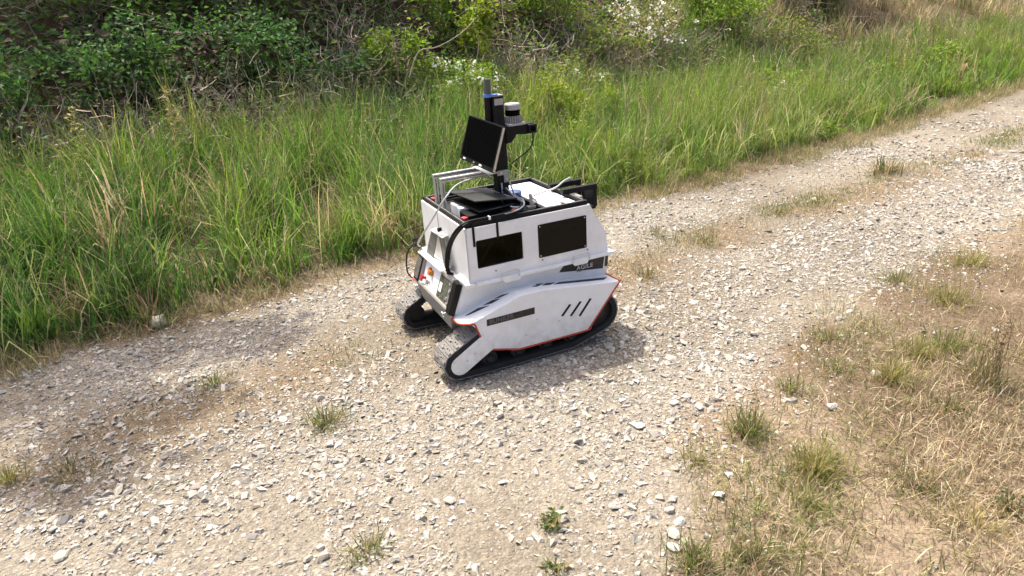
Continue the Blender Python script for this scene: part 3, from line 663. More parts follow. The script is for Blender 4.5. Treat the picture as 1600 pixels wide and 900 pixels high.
def cat(parts):
    V, F, Cc = [], [], []; o = 0
    for v, f, c_ in parts: V.append(v); F.append(f+o); Cc.append(c_); o += len(v)
    return np.concatenate(V), np.concatenate(F), np.concatenate(Cc)
def off_robot(x, y, grow=.0):
    dx, dy = x+.0478, y-3.2774; c_, s_ = math.cos(-2.718), math.sin(-2.718)
    lx, ly = c_*dx+s_*dy, -s_*dx+c_*dy
    return ~((np.abs(np.abs(ly)-.314) < .085+grow) & (lx > -.34) & (lx < .47))
def gravel_density(x, y):
    s, n = sn(x, y); nn = n_near(s)+(fbm(x*1.9, y*1.9, 61)-.5)*.9
    p1 = fbm(x*2.1, y*2.1, 60); p2 = fbm(x*1.15, y*1.15, 66); p3 = fbm(x*3.1, y*3.1, 67)
    d = .20*sstep(.3, .6, p1)
    d = d+1.1*np.exp(-((n-2.35)/.46)**2)*sstep(1.2, 2.4, s+p2*1.0)*sstep(.22, .5, p1+.25*p3)
    d = d+.50*np.exp(-((n-3.70)/.28)**2)*(.3+.9*p2)*(1-.55*sstep(2.5, 4.0, s))
    d = d+.75*sstep(.50, .64, p2)*(1-.5*sstep(3.2, 3.6, n))+.40*sstep(.54, .68, p3)
    d = d*(1-.80*np.exp(-((n-3.08)/.24)**2)*sstep(-3, 4, s+fbm(x*1.5, y*1.5, 68)*3))
    d = d*sstep(-.25, .25, n-nn)*sstep(-.1, .12, n_far(s)+.03-n)
    d = d+.06*sstep(-1.0, .0, n-nn)*(n < n_far(s))
    return np.clip(d, 0, 1.3)
def scatter(n, s0, s1, n0, n1, dens, gam=1.):
    """rejection sampling in track coordinates; gam > 1 crowds points towards the camera end"""
    out = []; got = 0
    while got < n:
        k = n*2; u = rng.random(k)**gam; s = s0+(s1-s0)*u; q = rng.uniform(n0, n1, k); x, y = xy(s, q)
        keep = rng.random(k) < dens(x, y); out.append(np.stack([x[keep], y[keep]], -1)); got += keep.sum()
        if len(out) > 60: break
    P = np.concatenate(out)[:n]; return P[:, 0], P[:, 1]
def dens_gr(x, y): return gravel_density(x, y)*off_robot(x, y)
x, y = scatter(54000, -3.4, 5.0, .3, 4.25, lambda x, y: np.clip(.25+gravel_density(x, y), 0, 1)*(sn(x, y)[1] < n_far(0)+.05)*(sn(x, y)[1] > n_near(sn(x, y)[0])-.4))
tag(pave('fine_gravel', stones(x, y, np.clip(rng.lognormal(math.log(.0052), .35, len(x)), .003, .011), 'oct', .1)), 'fine pale grit between the larger stones of the track', 'gravel', kind='stuff')
x, y = scatter(44000, -3.4, 7.0, .2, 4.25, lambda x, y: np.clip(dens_gr(x, y), 0, 1)); k = rng.random(len(x)) < .92
sz = np.clip(rng.lognormal(math.log(.0088), .47, len(x)), .004, .024)
tag(pave('gravel', stones(x[k], y[k], sz[k]), stones(x[~k], y[~k], sz[~k], 'ico')), 'crushed pale limestone gravel lying on the track', 'gravel', kind='stuff')
x, y = scatter(7500, 6.5, 24, 1.7, 5.2, lambda x, y: np.clip(gravel_density(x, y), 0, 1), 1.5)
tag(pave('far_gravel', stones(x, y, np.clip(rng.lognormal(math.log(.018), .35, len(x)), .009, .035))), 'pale gravel where the track runs off into the distance', 'gravel', kind='stuff')
x, y = scatter(850, -3.4, 7.0, .2, 4.2, lambda x, y: np.clip(dens_gr(x, y), 0, 1)*off_robot(x, y, .03)); k = rng.random(len(x)) < .6; sz = rng.uniform(.019, .029, len(x))
tag(pave('coarse_gravel', stones(x[k], y[k], sz[k]), stones(x[~k], y[~k], sz[~k], 'ico')), 'larger pale stones strewn over the track', 'gravel', kind='stuff')

def big_stone(x, y, r_, label, tone=(.46, .43, .37), sq=.5, group=None):
    bm = bmesh.new(); bmesh.ops.create_icosphere(bm, subdivisions=2, radius=1)
    sd2 = rng.uniform(0, 50, 3); dirs = rng.normal(0, 1, (9, 3)); dirs /= np.linalg.norm(dirs, axis=1)[:, None]; cut = rng.uniform(.42, .78, 9)
    for v in bm.verts:
        p = np.array(v.co)
        for d_, c_ in zip(dirs, cut):
            e = p @ d_
            if e > c_: p = p-d_*(e-c_)
        p = p*(1+.05*math.sin(p[0]*7+sd2[0])*math.sin(p[1]*6+sd2[1])); v.co = p
    me = bpy.data.meshes.new('stone'); bm.to_mesh(me); bm.free()
    a = me.attributes.new('col', 'FLOAT_COLOR', 'POINT')
    for k in range(len(me.vertices)): a.data[k].color = (*[c_*random.uniform(.95, 1.05) for c_ in tone], 1)
    me.materials.append(M['stone']); o = bpy.data.objects.new('stone', me); C.objects.link(o)
    rx = rng.uniform(.85, 1.3); ry = rng.uniform(.7, 1)
    o.scale = (r_*rx, r_*ry, r_*sq); o.rotation_euler = (rng.normal(0, .15), rng.normal(0, .15), rng.uniform(0, 6)); o.location = (x, y, float(height(np.array([x]), np.array([y]))[0])+r_*sq*.45)
    tag(o, label, 'stone', group)
SG = 'larger stones on and beside the track'
for a in [(-.78, 2.33, .030, 'white stone just below the big grass tuft left of the robot'),
          (-2.06, 3.63, .058, 'pale rounded rock half hidden at the edge of the tall grass', (.50, .46, .36), .8),
          (.66, 2.455, .026, 'near left stone of the white trio between robot and dry grass'),
          (.725, 2.50, .028, 'upper stone of the white trio between robot and dry grass'),
          (.755, 2.41, .029, 'right hand stone of the white trio between robot and dry grass', (.43, .40, .36)),
          (.47, 2.32, .030, 'flat grey-white stone below the trio in front of the robot', (.44, .42, .38), .45),
          (1.28, 2.35, .028, 'lone white stone lying in the dry grass', (.52, .50, .46)),
          (.67, 1.87, .026, 'pale stone at the edge of the dry grass above the stone row'),
          (.485, 1.81, .027, 'topmost stone of the row along the dry grass edge'),
          (.50, 1.755, .026, 'second stone of the row along the dry grass edge', (.48, .45, .40)),
          (.475, 1.70, .030, 'third stone of the row along the dry grass edge', (.47, .44, .38)),
          (.455, 1.645, .026, 'lowest stone of the row along the dry grass edge'),
          (-.27, 1.94, .026, 'pale flat stone alone in the bare middle of the foreground', (.44, .41, .34), .4),
          (-1.58, 1.79, .036, 'large flat stone at the lower left end of the track', (.43, .40, .33), .4),
          (-1.66, 1.97, .026, 'dark grey stone among pale gravel at the lower left', (.27, .26, .25), .6),
          (-.67, 1.70, .030, 'tan stone near the bottom edge left of the foreground tuft', (.43, .37, .29)),
          (1.11, 2.80, .032, 'grey stone at the right edge of the dense gravel', (.42, .40, .37)),
          (-1.24, 2.06, .030, 'low buff stone in the left foreground gravel', (.42, .38, .31), .45),
          (-.70, 2.95, .026, 'buff stone on bare dirt left of the front tracks', (.40, .34, .26), .5),
          (1.58, 2.58, .026, 'white stone between green tufts on the right', (.50, .48, .43)),
          (1.05, 2.26, .020, 'small buff stone beside the two big dry grass tufts', (.42, .37, .29))]:
    big_stone(*a[:4], *(a[4:]), group=SG)

# ------------------------------------------------------------------ blades, leaves
def pick(cols, n, p=None, jit=.12):
    cols = np.array(cols, float); k = rng.choice(len(cols), n, p=p)
    return np.clip(cols[k]*rng.uniform(1-jit, 1+jit, n)[:, None]*rng.normal(1, .04, (n, 3)), .004, .9)
def blades(x, y, h, wd, col, lean=.12, curve=.9, z=None, az=None, tipcol=None):
    """curved tapering ribbons: 7 points and 5 triangles each"""
    n = len(x); z = height(x, y)-.004 if z is None else z
    az = rng.uniform(0, 2*np.pi, n) if az is None else az
    ln = np.abs(rng.normal(0, 1, n))*lean; cv = np.abs(rng.normal(0, 1, n))*curve
    tw = az+np.pi/2+rng.normal(0, .5, n)
    px_, py_, pz_ = x.copy(), y.copy(), z.copy(); rows = []
    wdx, wdy = np.cos(tw)*wd/2, np.sin(tw)*wd/2
    prof_w = [.75, 1.0, .72, 0]
    for k in range(4):
        if k < 3: rows += [np.stack([px_-wdx*prof_w[k], py_-wdy*prof_w[k], pz_], -1), np.stack([px_+wdx*prof_w[k], py_+wdy*prof_w[k], pz_], -1)]
        else: rows += [np.stack([px_, py_, pz_], -1)]
        th = np.minimum(ln+cv*(.15, .5, 1.0, 0)[k], 2.4); L = h*(.36, .34, .30, 0)[k]
        px_ = px_+np.cos(az)*np.sin(th)*L; py_ = py_+np.sin(az)*np.sin(th)*L; pz_ = pz_+np.cos(th)*L
    V = np.stack(rows, 1); V[..., 2] = np.maximum(V[..., 2], (z+.002)[:, None])
    F = np.array([(0, 1, 3), (0, 3, 2), (2, 3, 5), (2, 5, 4), (4, 5, 6)])[None]+(np.arange(n)*7)[:, None, None]
    c7 = np.repeat(col, 7, 0).reshape(n, 7, 3)
    if tipcol is not None: c7[:, 4:] = c7[:, 4:]*.5+tipcol[:, None]*.5; c7[:, 6] = tipcol
    return V.reshape(-1, 3), F.reshape(-1, 3), c7.reshape(-1, 3)
def cat(parts):
    V, F, Cc = [], [], []; o = 0
    for v, f, c_ in parts: V.append(v); F.append(f+o); Cc.append(c_); o += len(v)
    return np.concatenate(V), np.concatenate(F), np.concatenate(Cc)
def leaves(P, size, col, nrm=None, aspect=.55, updir=.5):
    """folded diamond leaves: 4 points and 2 triangles each"""
    n = len(P)
    nn = rng.normal(0, 1, (n, 3)); nn[:, 2] += updir*1.6
    if nrm is not None: nn = nn*.6+nrm*1.1
    nn /= np.linalg.norm(nn, axis=1)[:, None]
    d = rng.normal(0, 1, (n, 3)); d[:, 2] -= .25; d -= nn*(d*nn).sum(1)[:, None]; d /= np.linalg.norm(d, axis=1)[:, None]
    sd3 = np.cross(nn, d); sz = size[:, None]; asp = aspect*rng.uniform(.8, 1.2, (n, 1))
    V = np.stack([P, P+d*sz*.48-sd3*sz*asp*.5+nn*sz*.10, P+d*sz, P+d*sz*.48+sd3*sz*asp*.5+nn*sz*.10], 1)
    F = np.array([(0, 2, 1), (0, 3, 2)])[None]+(np.arange(n)*4)[:, None, None]
    return V.reshape(-1, 3), F.reshape(-1, 3), np.repeat(col, 4, 0)
def twigs(A, B, r0, col, sag=.0):
    """thin three-sided sticks from A to B with a kink"""
    n = len(A); mid = (A+B)/2+rng.normal(0, 1, (n, 3))*np.linalg.norm(B-A, axis=1)[:, None]*.08; mid[:, 2] -= sag
    d = B-A; d /= np.linalg.norm(d, axis=1)[:, None]+1e-9; ref = np.where(np.abs(d[:, 2:3]) > .9, np.array([[1., 0, 0]]), np.array([[0, 0, 1.]]))
    e1 = np.cross(d, ref); e1 /= np.linalg.norm(e1, axis=1)[:, None]; e2 = np.cross(d, e1); rows = []
    for p, k in ((A, 1), (mid, .75), (B, .35)):
        for a in (0, 2.094, 4.189): rows.append(p+(e1*math.cos(a)+e2*math.sin(a))*(r0*k)[:, None])
    V = np.stack(rows, 1)
    F = np.array([(i*3+j, i*3+(j+1) % 3, i*3+3+(j+1) % 3) for i in range(2) for j in range(3)]+[(i*3+j, i*3+3+(j+1) % 3, i*3+3+j) for i in range(2) for j in range(3)])[None]+(np.arange(n)*9)[:, None, None]
    return V.reshape(-1, 3), F.reshape(-1, 3), np.repeat(col, 9, 0)

GREENS = [(.060, .135, .020), (.080, .165, .024), (.105, .190, .032), (.055, .115, .028), (.13, .19, .045), (.24, .20, .09)]
STRAW = [(.42, .335, .195), (.36, .28, .17), (.50, .425, .28), (.24, .175, .11), (.31, .265, .165)]
def bank_pts(n, s0, s1, n0, n1, dens, lift, gam=1.):
    x, y = scatter(n, s0, s1, n0, n1, dens, gam); z = height(x, y)+np.abs(rng.normal(0, 1, len(x)))*lift; return np.stack([x, y, z], -1)
# tall verge grass
def verge_d(x, y):
    s, n = sn(x, y); e = n-n_far(s)-(fbm(x*1.3, y*1.3, 21)-.5)*.35
    return sstep(.10, .42, e)*(1-sstep(2.4, 3.0, e-1.0*sstep(5.5, 8.5, s)*(1-sstep(9, 11, s))+(fbm(x*.9, y*.9, 23)-.5)*1.2))*(.12+.88*sstep(.34, .55, fbm(x*2.6, y*2.6, 25)))
def verge_h(x, y):
    s, n = sn(x, y); e = n-n_far(s)
    h = .16+.52*sstep(.0, .85, e)*(.40+.55*fbm(x*.9, y*.9, 27)+.5*fbm(x*3.4, y*3.4, 28))*(1-.25*sstep(3, 9, s))
    return h*rng.uniform(.55, 1.15, len(x))
def verge_cols(x, y):
    n = len(x); f = .62*fbm(x*.8, y*.8, 29)+.42*fbm(x*3.2, y*3.2, 30)+rng.normal(0, .12, n); s, q = sn(x, y); f = f+.10*sstep(1.5, 5, s)
    c = lerp3(np.array([.072, .160, .044]), np.array([.175, .270, .055]), sstep(.25, .75, f))
    c = lerp3(c, np.array([.29, .30, .09]), .5*sstep(.6, .92, f))
    dry = rng.random(n) < (.07+.30*(1-sstep(.0, .35, q-n_far(s))))
    c[dry] = pick(STRAW, dry.sum()); return c*rng.uniform(.8, 1.2, n)[:, None]
parts = []
def tussocks(nt, per, s0, s1, wmin, wmax, gam, sig):
    tx, ty = scatter(nt, s0, s1, 3.95, 8.2, verge_d, gam); nt = len(tx); m = rng.integers(per//3, per*2, nt); k = np.repeat(np.arange(nt), m); n = len(k)
    sg = rng.uniform(.6, 1.5, nt)*sig; r_ = np.abs(rng.normal(0, 1, n))*sg[k]; a = rng.uniform(0, 2*np.pi, n)
    x, y = tx[k]+r_*np.cos(a), ty[k]+r_*np.sin(a)
    th = verge_h(tx, ty)*1.08; h = th[k]*rng.uniform(.45, 1.1, n); wv = rng.uniform(.75, 1.3, nt)
    s_, n_ = sn(tx, ty); wv = wv*(1+.45*(1-sstep(.3, 1.8, s_)))
    c = verge_cols(tx, ty)[k]*rng.uniform(.72, 1.3, n)[:, None]; q = rng.random(n) < .10; c[q] = pick(STRAW+[(.30, .34, .12)]*3, q.sum())
    lean_az = rng.normal(0, .16, nt)
    return blades(x, y, h, rng.uniform(wmin, wmax, n)*wv[k], c, np.where(rng.random(nt) < .22, .55, .16)[k], .8, az=np.where(rng.random(n) < .5, a, rng.uniform(0, 6.28, nt)[k])+rng.normal(0, .6, n))
parts.append(tussocks(2500, 21, -3.5, 8, .003, .0072, 1.15, .055))
P = bank_pts(9000, -1, 14, 4.3, 7.2, lambda x, y: verge_d(x, y)*sstep(.47, .62, fbm(x*1.5, y*1.5, 33)), .16, 1.1); n = len(P)
weedy = leaves(P, rng.uniform(.025, .06, n), verge_cols(P[:, 0], P[:, 1]), aspect=.5)
parts.append(tussocks(900, 22, 8, 19, .008, .015, 1.4, .10))
x, y = scatter(16000, -3.5, 9, 3.95, 7.2, verge_d, 1.15); n = len(x)
parts.append(blades(x, y, verge_h(x, y)*.55, rng.uniform(.004, .009, n), verge_cols(x, y)*.85, .35, 1.0))
x, y = scatter(7000, -3.5, 9, 4.1, 7.0, verge_d, 1.15); n = len(x)
parts.append(blades(x, y, rng.uniform(.35, .75, n), rng.uniform(.004, .009, n), pick([(.26, .32, .10), (.34, .36, .16), (.20, .27, .09), (.44, .40, .22)], n), .35, 1.5))
x, y = scatter(15000, -3.5, 14, 3.85, 5.0, lambda x, y: (.2+.8*sstep(.4, .6, fbm(x*3, y*3, 22)))*sstep(-.15, .05, sn(x, y)[1]-n_far(sn(x, y)[0])-(fbm(x*1.3, y*1.3, 21)-.5)*.35)*(1-sstep(.1, .5, sn(x, y)[1]-n_far(sn(x, y)[0]))))
parts.append(blades(x, y, rng.uniform(.03, .16, len(x)), rng.uniform(.003, .006, len(x)), lerp3(pick(GREENS[2:], len(x)), pick(STRAW, len(x)), .25+rng.random(len(x))*.75), .6, .9))
parts.append(weedy)
V, F, cc = cat(parts); tag(mesh_np('tall_grass', V, F, cc, M['blade']), 'dense tall green grass on the verge below the bank', 'grass', kind='stuff')
# seed stems above the verge grass
x, y = scatter(2600, -3.5, 16, 4.4, 7.2, verge_d, 1.2); h = rng.uniform(.5, .85, len(x)); z0 = height(x, y); n = len(x)
tilt = rng.normal(0, .12, (n, 2)); A = np.stack([x, y, z0], -1); B = A+np.stack([tilt[:, 0]*h, tilt[:, 1]*h, h], -1)
sc_ = pick(STRAW+[(.22, .24, .08)]*3, n); st = [twigs(A, B, np.full(n, .0016), sc_)]
k = rng.random(n) < .7; U_ = (B-A)[k]
for j in range(5): st.append(leaves(A[k]+U_*(.84+.04*j)+rng.normal(0, .004, (k.sum(), 3)), rng.uniform(.03, .05, k.sum()), sc_[k], aspect=.14, updir=1.5))
V, F, cc = cat(st); tag(mesh_np('seed_stems', V, F, cc, M['straw']), 'thin dry seed stems standing above the verge grass', 'grass', kind='stuff')

# short dry grass on the near side
def dry_d(x, y):
    s, n = sn(x, y); e = n_near(s)+(fbm(x*1.9, y*1.9, 61)-.5)*.9-n
    return np.clip(sstep(-.10, .45, e)*(.12+.9*sstep(.38, .62, .6*fbm(x*2.3, y*2.3, 71)+.4*fbm(x*6.5, y*6.5, 72))), 0, 1)
def dry_cols(x, y, g=.25):
    n = len(x); c = pick(STRAW, n, jit=.2); k = rng.random(n) < g*sstep(.35, .65, fbm(x*1.7, y*1.7, 73))*1.6; c[k] = pick([(.16, .18, .05), (.20, .20, .06), (.11, .15, .04)], k.sum()); return c
parts = []
x, y = scatter(47000, .6, 5.5, -1.2, 2.3, dry_d, 1.25); n = len(x)
parts.append(blades(x, y, rng.uniform(.02, .10, n), rng.uniform(.0018, .0042, n), dry_cols(x, y, .18), 1.2, .6))
x, y = scatter(15000, .2, 6.5, -1.4, 2.3, lambda x, y: dry_d(x, y)*sstep(.42, .6, fbm(x*3.3, y*3.3, 75)), 1.2); n = len(x)
parts.append(blades(x, y, rng.uniform(.03, .12, n), rng.uniform(.0018, .004, n), dry_cols(x, y, .6), .6, 1.0))
x, y = scatter(9000, 5.5, 16, -1.4, 2.6, dry_d, 1.3); n = len(x)
parts.append(blades(x, y, rng.uniform(.04, .14, n), rng.uniform(.005, .009, n), dry_cols(x, y, .5), .7, .8))
# thin cover on the strip between the wheel ruts
def strip_d(x, y):
    s, n = sn(x, y); return np.exp(-((n-3.12)/.17)**2)*(.25*sstep(2, 3, s)+.75*sstep(.40, .56, fbm(x*2.4, y*2.4, 81)))*(.35+.65*sstep(1.5, 3.5, s))*off_robot(x, y, .05)
x, y = scatter(21000, -2, 13, 2.4, 3.8, strip_d, 1.0); n = len(x)
parts.append(blades(x, y, rng.uniform(.018, .06, n), rng.uniform(.0022, .005, n), dry_cols(x, y, .6), 1.0, .7))
V, F, cc = cat(parts); tag(mesh_np('dry_grass', V, F, cc, M['straw']), 'short straw coloured dry grass beside the track', 'grass', kind='stuff')

# single grass tufts
def tuft(x, y, h, nb, cols, label, spread=.05, lean=.45, curve=.8, wd=(.002, .0042), name='grass_tuft', cat_='grass tuft', group=None, stems=0, broad=0):
    r_ = np.abs(rng.normal(0, spread, nb)); a = rng.uniform(0, 2*np.pi, nb); bx, by = x+r_*np.cos(a), y+r_*np.sin(a)
    h = h*.82; hh = h*rng.uniform(.3, 1.1, nb); lean = lean*1.25
    ps = [blades(bx, by, hh, rng.uniform(*wd, nb), pick(cols, nb, jit=.2), lean, curve, az=a+rng.normal(0, .7, nb))]
    k0 = nb//2; r_ = np.abs(rng.normal(0, spread*1.5, k0)); a0 = rng.uniform(0, 2*np.pi, k0)
    ps.append(blades(x+r_*np.cos(a0), y+r_*np.sin(a0), h*rng.uniform(.3, .9, k0), rng.uniform(*wd, k0), pick(STRAW, k0, jit=.2), 1.25, .5))
    o0 = empty(name, (x, y, float(height(np.array([x]), np.array([y]))[0])))
    off = np.array(o0.location)
    V, F, cc = cat(ps); tag(mesh_np('blades', V-off, F, cc, M['blade'], parent=o0), kind='stuff')
    if stems:
        A = np.stack([x+rng.normal(0, spread*.6, stems), y+rng.normal(0, spread*.6, stems), np.full(stems, off[2])], -1)
        B = A+np.stack([rng.normal(0, .12, stems)*h, rng.normal(0, .12, stems)*h, h*rng.uniform(1.2, 2.1, stems)], -1)
        c_ = pick([(.22, .16, .08), (.30, .24, .12), (.15, .12, .06)], stems); st = [twigs(A, B, np.full(stems, .0014), c_)]
        for j in range(6): st.append(leaves(A+(B-A)*(.6+.07*j)+rng.normal(0, .003, (stems, 3)), rng.uniform(.012, .022, stems), c_, aspect=.4))
        V, F, cc = cat(st); tag(mesh_np('seed_stalks', V-off, F, cc, M['straw'], parent=o0), kind='stuff')
    if broad:
        P = np.stack([x+rng.normal(0, spread, broad), y+rng.normal(0, spread, broad), off[2]+np.abs(rng.normal(0, h*.5, broad))], -1)
        V, F, cc = leaves(P, rng.uniform(.016, .034, broad), pick(cols, broad)); tag(mesh_np('leaves', V-off, F, cc, M['leaf'], parent=o0), kind='stuff')
    tag(o0, label, cat_, group)
G1 = [(.10, .15, .035), (.13, .17, .05), (.08, .12, .03), (.20, .20, .08), (.30, .24, .12)]
G2 = [(.20, .21, .06), (.24, .23, .08), (.16, .18, .05), (.36, .29, .13)]
G3 = [(.09, .12, .04), (.12, .13, .05), (.20, .17, .08), (.30, .23, .12)]
TG = 'grass tufts on and beside the track'
for a, kw in [((-.84, 2.49, .11, 260, G1, 'big green tuft on the middle strip left of the robot'), dict(spread=.05, lean=.7)),
    ((-1.47, 2.89, .10, 110, G1, 'sparse dark tuft on the middle strip beyond the big one'), dict(spread=.04, lean=.7)),
    ((-1.79, 2.23, .13, 120, G3, 'spidery tuft at the lower left of the track'), dict(spread=.05, lean=.8)),
    ((-2.03, 2.23, .10, 130, G2, 'yellowish tuft cut by the left edge of the picture'), dict(spread=.05)),
    ((3.40, 5.91, .20, 170, G3, 'spiky dark tuft between the far wheel ruts'), dict(spread=.10, lean=.5, wd=(.005, .010))),
    ((.84, 3.88, .12, 130, G3, 'dull tuft on the strip just behind the robot'), dict(spread=.07)),
    ((1.35, 4.38, .11, 130, G1, 'green tuft on the strip, second behind the robot'), dict(spread=.07)),
    ((1.06, 4.63, .14, 90, G3, 'loose dry tuft near the verge behind the robot'), dict(spread=.07)),
    ((2.1, 5.0, .09, 160, G3, 'low matted tuft on the strip halfway to the far ruts'), dict(spread=.10)),
    ((-.53, 1.72, .085, 190, G1, 'bushy tuft near the bottom edge left of centre'), dict(spread=.042, lean=.8)),
    ((.08, 1.79, .06, 40, G1, 'small leafy weed in the centre foreground gravel'), dict(spread=.02, broad=50)),
    ((.08, 1.59, .05, 34, G1, 'tiny leafy weed at the very bottom centre'), dict(spread=.018, broad=36)),
    ((.89, 2.21, .16, 300, G1, 'tall green tuft at the gravel edge, left of the rounded one'), dict(spread=.045, lean=.45, stems=5)),
    ((1.05, 1.97, .15, 420, G2, 'rounded olive tuft in the middle of the dry grass'), dict(spread=.055, lean=.45)),
    ((1.63, 2.53, .14, 330, G2, 'bright yellow-green tuft beyond the lone white stone'), dict(spread=.05, lean=.35)),
    ((1.86, 2.73, .13, 260, G2, 'straw-yellow tuft right of the bright yellow-green one'), dict(spread=.06)),
    ((2.02, 2.77, .14, 240, G1, 'dark green tuft behind the tall stalks on the right'), dict(spread=.06)),
    ((1.54, 2.93, .12, 110, G1, 'thin green tuft where gravel meets the right grass'), dict(spread=.05)),
    ((1.44, 2.63, .10, 190, G1, 'wide low green tuft below the thin one on the right'), dict(spread=.08, lean=.8)),
    ((1.99, 2.45, .20, 170, G3, 'group of tall brown seed stalks near the right edge'), dict(spread=.07, stems=26)),
    ((1.57, 1.71, .10, 70, G3, 'dark broad-leaved plant at the right edge'), dict(spread=.035, broad=46)),
    ((1.72, 2.29, .10, 220, G3, 'grey-green tuft below the tall seed stalks'), dict(spread=.06)),
    ((.64, 2.07, .10, 110, G2, 'wispy pale tuft at the gravel edge'), dict(spread=.06, lean=.7, stems=3)),
    ((1.35, 1.85, .10, 260, G3, 'brownish tuft in the dry grass right of the rounded one'), dict(spread=.075, lean=.7)),
    ((1.42, 1.66, .09, 230, [(.40, .33, .14), (.30, .26, .10)], 'straw tuft near the lower right corner'), dict(spread=.06, lean=.8)),
    ((.50, 1.58, .13, 130, G1, 'upright green tuft at the bottom beside the stone row'), dict(spread=.03, lean=.3)),
    ((1.17, 2.50, .11, 110, G1, 'dark sprig at the gravel edge above the tall tuft'), dict(spread=.04, stems=3)),
    ((2.33, 3.27, .14, 260, G2, 'soft yellow-green tuft at the upper right gravel edge'), dict(spread=.09)),
    ((2.75, 3.75, .13, 260, G2, 'long low grass clump at the right edge of the picture'), dict(spread=.12)),
    ((.96, 1.79, .08, 150, G2, 'short pale tuft just below the rounded olive tuft'), dict(spread=.05)),
    ((.68, 1.57, .12, 210, G3, 'dry brown clump at the bottom right of the stone row'), dict(spread=.06, lean=.5)),
    ((-.86, 3.03, .05, 90, G3, 'low dry patch of grass left of the front tracks'), dict(spread=.06, lean=.9)),
    ((2.21, 3.56, .12, 150, G1, 'green sprigs at the edge of the dense gravel on the right'), dict(spread=.07))]:
    tuft(*a, group=TG, **kw)

# ------------------------------------------------------------------ bank: undergrowth, dead twigs, shrubs, trees
def ug_d(x, y):
    s, n = sn(x, y); return sstep(2.2, 2.9, n-n_far(s))*(.35+.65*sstep(.40, .56, fbm(x*1.1, y*1.1, 91)))*(1-.85*sstep(9.5, 12.5, s))
BN = np.array([EN[0]*-.55, EN[1]*-.55, .8])
P = bank_pts(60000, -4.5, 13, 6.2, 11, ug_d, .16, 1.1); n = len(P)
f_ = fbm(P[:, 0]*.9, P[:, 1]*.9, 93)
cc = lerp3(np.array([.065, .135, .036]), np.array([.16, .235, .045]), sstep(.3, .7, f_+.12*sstep(2, 6, sn(P[:, 0], P[:, 1])[0])+rng.normal(0, .12, n)))*rng.uniform(.7, 1.3, n)[:, None]
br_ = (rng.random(n) < .12+.55*sstep(.50, .60, fbm(P[:, 0]*1.6, P[:, 1]*1.6, 95))*(1-.6*sstep(3, 6, sn(P[:, 0], P[:, 1])[0]))); cc[br_] = pick([(.20, .145, .10), (.27, .20, .14), (.15, .11, .08)], br_.sum())
V, F, cc = leaves(P, rng.uniform(.045, .10, n), cc, nrm=BN[None], aspect=.6)
tag(mesh_np('undergrowth', V, F, cc, M['leaf']), 'dark leafy undergrowth covering the bank', 'undergrowth', kind='stuff')
A = bank_pts(9000, -3.5, 14, 5.8, 10, lambda x, y: sstep(1.7, 2.6, sn(x, y)[1]-n_far(sn(x, y)[0]))*(.06+sstep(.5, .62, fbm(x*.95, y*.95, 97))), .16); n = len(A)
B = A+rng.normal(0, 1, (n, 3))*np.array([.14, .14, .14])+np.array([0, -.03, -.05])
hp = [(-.2, 6.75), (.45, 6.7), (1.1, 6.85), (1.75, 6.8), (2.6, 6.95), (3.0, 7.6), (4.7, 7.05), (5.9, 7.0), (6.6, 6.9), (7.6, 6.95), (9.3, 7.2)]
for hs, hn in hp:
    m_ = 480; x, y = xy(hs+rng.normal(0, .30, m_), hn+rng.normal(0, .20, m_)); z_ = height(x, y)+np.abs(rng.normal(0, .24, m_)); A2 = np.stack([x, y, z_], -1)
    A = np.concatenate([A, A2]); B = np.concatenate([B, A2+rng.normal(0, 1, (m_, 3))*np.array([.10, .10, .16])+np.array([0, 0, .03])])
n = len(A)
c_ = pick([(.32, .26, .21), (.40, .33, .27), (.24, .19, .15), (.44, .37, .28)], n)
V, F, cc = twigs(A, B, rng.uniform(.003, .0062, n), c_)
tag(mesh_np('dead_twigs', V, F, cc, M['wood']), 'tangle of dead grey-brown twigs and stems on the bank', 'twigs', kind='stuff')
# tall golden grass on the far bank
tx, ty = scatter(640, 8.5, 27, 5.4, 12, lambda x, y: sstep(1.0, 2.2, sn(x, y)[1]-n_far(sn(x, y)[0]))*sstep(8.5, 12.5, sn(x, y)[0])*(.3+.7*sstep(.4, .6, fbm(x*.8, y*.8, 99))), 1.2)
m = rng.integers(14, 42, len(tx)); k = np.repeat(np.arange(len(tx)), m); n = len(k); hh = rng.uniform(.28, .72, len(tx))
tc_ = pick([(.46, .37, .22), (.40, .32, .19), (.22, .23, .09), (.46, .38, .24), (.50, .41, .26), (.32, .28, .15)], len(tx))
x = tx[k]+rng.normal(0, .10, n); y = ty[k]+rng.normal(0, .10, n)
V, F, cc = blades(x, y, hh[k]*rng.uniform(.5, 1.1, n), rng.uniform(.010, .022, n), tc_[k]*rng.uniform(.75, 1.25, n)[:, None], .22, .7)
tag(mesh_np('golden_grass', V, F, cc, M['straw']), 'tall golden dry grass on the far part of the bank', 'grass', kind='stuff')

